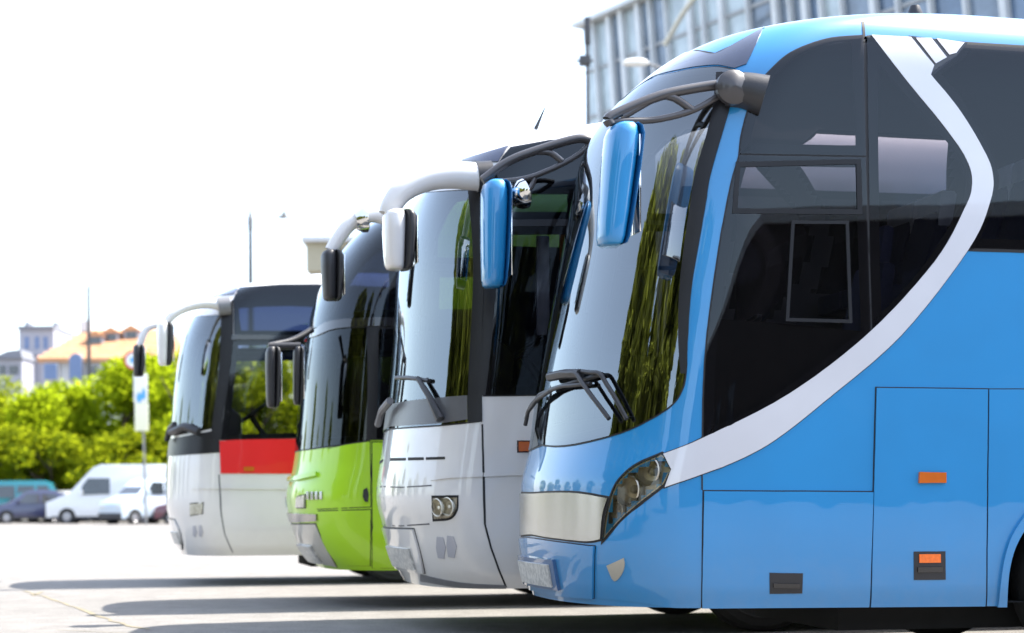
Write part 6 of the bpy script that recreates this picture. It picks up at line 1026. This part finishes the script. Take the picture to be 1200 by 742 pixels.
# ------------------------------------------------------------------ tall building with pale fins
def facade():
    A = Vector((6.0, 140, 0)); D = Vector((34.5, -61, 0)); Ln = D.length; d = D.normalized()
    t = thing('glass_office_building', 'tall office building clad in pale vertical fins and glass behind the blue coach', 'office building', tuple(A), math.atan2(d.y, d.x))
    top = 38.2; lean = .12; z0 = 0
    def sh(V): return [(x-lean*(z-30), y, z) for x, y, z in V]
    m = MB(); m.box((0, .6, 0), (Ln, 16, top-.5)); m.V = sh(m.V); m.build('core', 'facade_core', t)
    rnd = random.Random(11); x = 0.; src = {}
    fl = [0, 6, 12, 18, 22.5, 27, 31.0, 34.6, top]
    while x < Ln-1:
        wd = (rnd.choice((1.2, 1.8, 2.6)), rnd.choice(('facade_glass', 'facade_dark', 'facade_pale'))); fw = rnd.choice((.16, .22, .5))
        wd, gm = wd
        if (wd, gm) not in src:
            m = MB()
            m.box((.03, .28, 0), (wd-.03, .5, top)); m.V = sh(m.V); src[(wd, gm)] = m.build('glass_panel', gm, t)
            ts = []
            for z in fl[1:]:
                q = MB().box((0, .18, z-.12), (wd, .45, z+.12)); q.V = sh(q.V); ts.append(q.build('transom', 'facade_frame', src[(wd, gm)]))
            o = src[(wd, gm)]; src[(wd, gm, 't')] = ts
        else:
            o = src[(wd, gm)].copy(); COL.objects.link(o)
            for q in src[(wd, gm, 't')]: o2 = q.copy(); COL.objects.link(o2); o2.parent = o
        o.location.x = x
        if fw not in src:
            m = MB().box((0, -.12, 0), (fw, .55, top)); m.V = sh(m.V); src[fw] = m.build('fin', 'facade_fin', t); f = src[fw]
        else: f = src[fw].copy(); COL.objects.link(f)
        f.location.x = x+wd; x += wd+fw
    m = MB().box((-.3, -.6, top), (Ln, 16.3, top+.35)); m.V = sh(m.V); m.build('parapet', 'facade_fin', t)
    P = curve_pts([(14, -2.2, 33.3), (19, -3.2, 35.2), (25, -3.8, 36.0), (34, -3.6, 34.6), (44, -2.6, 33.2)], 6)
    m = MB(); m.tube(P, .2, 8); m.build('canopy_rail', 'canopy_white', t, True)
facade()
# ------------------------------------------------------------------ poles, lamps, signs
def pole(name, label, cat, px, Z, top, r, mat):
    x, y, _ = at(px, 588, Z); t = thing(name, label, cat, (x, y, 0))
    MB().tube([(0, 0, 0), (0, 0, top*.5), (0, 0, top)], [r, r*.8, r*.5], 10).build('pole', mat, t, True); MB().lathe([(0, .25), (r*1.5, .22), (r*2, 0)], 14).build('base', mat, t)
    return t
t = pole('lamp_mast', 'slim dark mast rising in front of the orange roofed house', 'mast', 105, 122, 15.6, .20, 'pole_dark'); MB().lathe([(.0, 15.5), (.12, 15.6), (.06, 15.9), (0, 16.0)], 10).build('finial', 'pole_dark', t)
t = pole('lamp_mast', 'tall pale mast against the white sky above the red panelled coach', 'mast', 295, 130, 22.0, .27, 'pole_dark'); MB().lathe([(0, 20.6), (.20, 20.8), (.22, 21.6), (.1, 22.1), (.04, 22.6), (0, 22.7)], 10).build('lamp_head', 'pole_grey', t)
t = pole('light_mast', 'dark mast with a small floodlight at the left edge of the office building', 'mast', 691, 60, 16.4, .11, 'pole_dark')
MB().box((-.28, -.2, 15.6), (.1, .2, 15.9)).build('floodlight', 'pole_dark', t, bevel=.03); MB().box((-.1, -.1, 16.3), (.1, .1, 17.2)).build('mast_head', 'pole_dark', t, bevel=.02); MB().tube([(-.4, 0, 15.75), (.2, 0, 15.75)], .04, 8).build('bracket', 'pole_dark', t)
t = pole('street_lamp', 'pale curved street lamp in front of the finned office building', 'street lamp', 790, 62, 15.2, .10, 'pole_grey')
MB().tube(curve_pts([(0, 0, 15.1), (-.3, 0, 15.9), (-.9, 0, 16.15)], 5), .05, 8).build('lamp_arm', 'pole_grey', t, True)
m = MB(); m.lathe([(0, .17), (.28, .13), (.45, .03), (.40, -.06), (0, -.08)], 18); m.V = [(x*1.1-1.25, y*.6, z+16.15) for x, y, z in m.V]; m.build('lamp_head', 'sign_white', t, True)
x, y, z = at(334, 254, 90); b = MB()
b.add([(-.34, 0, .06), (-.10, .10, .05), (.12, .09, .04), (.42, .03, -.03), (.42, -.03, -.03), (.12, -.09, .04), (-.10, -.10, .05), (-.2, 0, .16), (.1, 0, .15), (-.15, 0, -.06), (.1, 0, -.05)],
      [(0, 1, 7), (1, 2, 8, 7), (2, 3, 8), (3, 4, 8), (4, 5, 8), (5, 6, 7, 8), (6, 0, 7), (0, 9, 1), (1, 9, 10, 2), (2, 10, 3), (3, 10, 4), (4, 10, 5), (5, 10, 9, 6), (6, 9, 0)])
for sg in (-1, 1): b.add([(-.08, .08*sg, .08), (.12, .08*sg, .08), (.20, .75*sg, .22), (.02, .45*sg, .26)], [(0, 1, 2, 3), (3, 2, 1, 0)])
o = b.build('bird', 'pole_grey', None, True); o.location = (x, y, z); tag(o, 'small grey bird flying in the white sky', 'bird')
# banner sign with the blue mark
x, y, _ = at(170, 588, 84); t = thing('banner_sign', 'tall white banner sign with a blue mark on a grey pole', 'sign', (x, y, 0))
MB().tube([(.05, 0, 0), (-.14, 0, 7.3)], .055, 10).build('pole', 'pole_grey', t, True)
zz = lambda py: 1+(588-py)/25.
MB().box((-.48, -.14, zz(470)), (.16, -.07, zz(436))).build('panel', 'sign_white', t, bevel=.01); MB().box((-.44, -.14, zz(503)), (.20, -.07, zz(470.3))).build('panel', 'sign_cream', t, bevel=.01)
m = MB(); m.prism([(-.22+.13*math.cos(a), zz(464)+.24*math.sin(a)) for a in np.linspace(0, 2*math.pi, 16)[:-1]], 'y', -.152, -.141); m.prism([(-.12, zz(466)), (.08, zz(466)), (.08, zz(457)), (-.02, zz(452)), (-.12, zz(460))], 'y', -.151, -.141); m.build('blue_mark', 'sign_blue', t)
x, y, z = at(157, 420, 83.6); t = thing('round_sign', 'round white sign with a red ring behind a coach mirror', 'sign', (x, y, z))
M = Matrix.Rotation(math.pi/2, 4, 'X')
MB().lathe([(0, .012), (.36, .012), (.36, 0), (0, 0)], 28, M).build('disc', 'sign_white', t); MB().lathe([(.345, .0), (.345, .022), (.44, .022), (.44, 0)], 28, M).build('ring', 'sign_red', t)
MB().box((-.14, -.026, -.12), (.05, -.014, .13)).build('mark', 'sign_blue', t); MB().tube([(-.1, .06, 0), (.42, .30, .02)], .03, 8).build('bracket', 'pole_grey', t, True)
# ------------------------------------------------------------------ parked vehicles
def vehicle(name, label, cat, px, Z, rz, mat, prof, width, belt, tuck, side, screens, wheels, r, group, trim_z=.42, lamps=None, rails=False):
    """prof: side outline from the front bumper over the roof to the tail; front at -x"""
    x, y, _ = at(px, 588, Z); t = thing(name, label, cat, (x, y, 0), rz, group)
    hy = lambda z: width/2-max(0, z-belt)*tuck
    n = len(prof); V = [(a, -hy(z), z) for a, z in prof]+[(a, hy(z), z) for a, z in prof]
    m = MB().add(V, [tuple(range(n)), tuple(range(2*n-1, n-1, -1))]+[(i, (i+1) % n, n+(i+1) % n, n+i) for i in range(n)])
    m.build('body', mat, t, bevel=.05)
    for poly in side:
        for sg in (-1, 1):
            P = [(a, sg*(hy(z)+.012), z) for a, z in poly]; Q = [(a, sg*(hy(z)-.03), z) for a, z in poly]; q = len(P)
            MB().add(P+Q, [tuple(range(q)), tuple(range(2*q-1, q-1, -1))]+[(i, (i+1) % q, q+(i+1) % q, q+i) for i in range(q)]).build('side_window', 'car_glass', t)
    for (a0, z0), (a1, z1), nm in screens:
        dn = Vector((z0-z1, 0, a1-a0)).normalized()*.012
        if dn.x > 0 and nm == 'windscreen' or dn.x < 0 and nm != 'windscreen': dn = -dn
        P = [(a0+dn.x, -hy(z0)+.09, z0+dn.z), (a0+dn.x, hy(z0)-.09, z0+dn.z), (a1+dn.x, hy(z1)-.09, z1+dn.z), (a1+dn.x, -hy(z1)+.09, z1+dn.z)]
        Q = [(a-dn.x*4, b, c-dn.z*4) for a, b, c in P]
        MB().add(P+Q, [(0, 1, 2, 3), (7, 6, 5, 4), (0, 4, 5, 1), (1, 5, 6, 2), (2, 6, 7, 3), (3, 7, 4, 0)]).build(nm, 'car_glass', t)
    x0 = min(a for a, z in prof); x1 = max(a for a, z in prof)
    MB().box((x0-.05, -width/2+.03, .22), (x0+.28, width/2-.03, trim_z+.12)).build('bumper', 'car_trim', t, bevel=.05); MB().box((x1-.2, -width/2+.03, .25), (x1+.05, width/2-.03, trim_z+.1)).build('bumper', 'car_trim', t, bevel=.05)
    MB().box((x0+.3, -width/2-.012, .22), (x1-.25, width/2+.012, .36)).build('sill', 'car_trim', t)
    MB().box((x0+.05, -.5, trim_z+.16), (x0+.09 if not lamps else x0+.12, .5, trim_z+.30)).build('grille', 'car_trim', t)
    lz = lamps or .70
    for sg in (-1, 1):
        MB().box((x0-.02, sg*(width/2-.33)-.17, lz-.08), (x0+.30, sg*(width/2-.18)+.17, lz+.10)).build('headlight', 'car_lens', t, bevel=.03); MB().box((x1-.10, sg*(width/2-.1)-.08, lz), (x1+.012, sg*(width/2-.1)+.08, lz+.35)).build('tail_light', 'lamp_red', t, bevel=.02)
        xm = min(a for poly in side for a, z in poly); zm = min(z for poly in side for a, z in poly)
        MB().box((xm-.02, sg*(width/2+.09)-.09, zm), (xm+.12, sg*(width/2+.09)+.09, zm+.22)).build('wing_mirror', mat, t, bevel=.03)
    for xw in wheels:
        for sg in (-1, 1):
            M = Matrix.Translation((xw, sg*(width/2-.09), r)) @ Matrix.Rotation(sg*-math.pi/2, 4, 'X')
            MB().lathe([(0, .098), (r+.07, .098), (r+.07, -.02)], 20, M).build('wheel_arch', 'under_dark', t)
            w_ = MB().lathe([(r*.62, .12), (r*.92, .13), (r, .09), (r, -.1)], 24, M).build('wheel', 'tyre', t, True); MB().lathe([(r*.64, .122), (r*.55, .10), (r*.2, .112), (0, .115)], 20, M).build('rim', 'rim_grey', w_, True)
    return t
G_ = 'vehicles parked at the far side of the yard'
van = [(0, .3), (-.02, .95), (.12, 1.12), (1.15, 1.55), (2.35, 2.85), (2.75, 3.0), (6.0, 3.0), (6.15, 2.8), (6.2, .3)]
vehicle('white_van', 'high roofed white delivery van with a dark front bumper, facing left', 'van', 58, 92, math.radians(4), 'white_car', van, 2.0, 1.4, .10, [[(1.75, 1.45), (3.2, 1.5), (3.2, 2.30), (2.1, 2.30), (1.8, 1.9)]], [((1.22, 1.62), (2.28, 2.78), 'windscreen')], [1.05, 4.9], .36, G_, .74, 1.0)
hat = [(0, .25), (-.03, .72), (.1, .86), (1.0, 1.08), (1.75, 1.62), (2.2, 1.74), (3.3, 1.72), (3.85, 1.5), (4.05, 1.0), (4.1, .28)]
mpv = [(a, z*1.30 if z > .3 else z) for a, z in hat]
vehicle('small_van', 'pale blue white compact van parked in front of the white delivery van', 'van', 129, 87, math.radians(50), 'pale_blue_car', mpv, 1.8, 1.3, .16, [[(1.5, 1.45), (2.6, 1.45), (2.6, 2.05), (1.95, 2.05)], [(2.7, 1.45), (3.7, 1.42), (3.5, 2.0), (2.7, 2.05)]], [((1.08, 1.48), (1.72, 2.05), 'windscreen'), ((3.90, 1.9), (4.06, 1.36), 'rear_window')], [.8, 3.3], .33, G_, .42, .85)
vehicle('maroon_hatchback', 'dark maroon hatchback beside the white front of the red panelled coach', 'car', 182, 88, math.radians(8), 'maroon_car', hat, 1.75, .95, .26, [[(1.35, 1.05), (2.5, 1.05), (2.5, 1.55), (1.85, 1.55)], [(2.6, 1.05), (3.6, 1.05), (3.3, 1.53), (2.6, 1.55)]], [((1.08, 1.14), (1.72, 1.6), 'windscreen')], [.8, 3.3], .31, G_)
tl = [(0, .3), (-.02, .9), (.1, 1.12), (.55, 1.32), (1.15, 2.12), (1.5, 2.28), (4.6, 2.28), (4.75, 2.1), (4.8, .3)]
vehicle('teal_minibus', 'teal minibus with pale windows at the far left, facing right', 'minibus', 88, 99, math.radians(184), 'teal_car', tl, 1.9, 1.2, .10, [[(.95, 1.35), (1.9, 1.35), (1.9, 2.0), (1.35, 2.0)], [(2.05, 1.35), (2.95, 1.35), (2.95, 2.0), (2.05, 2.0)], [(3.1, 1.35), (4.4, 1.35), (4.4, 2.0), (3.1, 2.0)]], [((.6, 1.4), (1.12, 2.06), 'windscreen')], [.85, 3.8], .33, G_)
vehicle('navy_car', 'low dark navy car in front of the teal minibus', 'car', -14, 93, math.radians(24), 'navy_car', hat, 1.75, .95, .26, [[(1.35, 1.05), (2.5, 1.05), (2.5, 1.55), (1.85, 1.55)], [(2.6, 1.05), (3.6, 1.05), (3.3, 1.53), (2.6, 1.55)]], [((1.08, 1.14), (1.72, 1.6), 'windscreen')], [.8, 3.3], .31, G_)
vehicle('silver_car', 'silver car nose on between the navy car and the black car', 'car', 43, 96, math.radians(70), 'silver_car', hat, 1.75, .95, .26, [[(1.35, 1.05), (2.5, 1.05), (2.5, 1.55), (1.85, 1.55)], [(2.6, 1.05), (3.6, 1.05), (3.3, 1.53), (2.6, 1.55)]], [((1.08, 1.14), (1.72, 1.6), 'windscreen')], [.8, 3.3], .31, G_)
vehicle('black_car', 'black car nose on just left of the nose of the white delivery van', 'car', 64, 98, math.radians(74), 'black_car', hat, 1.75, .95, .26, [[(1.35, 1.05), (2.5, 1.05), (2.5, 1.55), (1.85, 1.55)], [(2.6, 1.05), (3.6, 1.05), (3.3, 1.53), (2.6, 1.55)]], [((1.08, 1.14), (1.72, 1.6), 'windscreen')], [.8, 3.3], .31, G_)
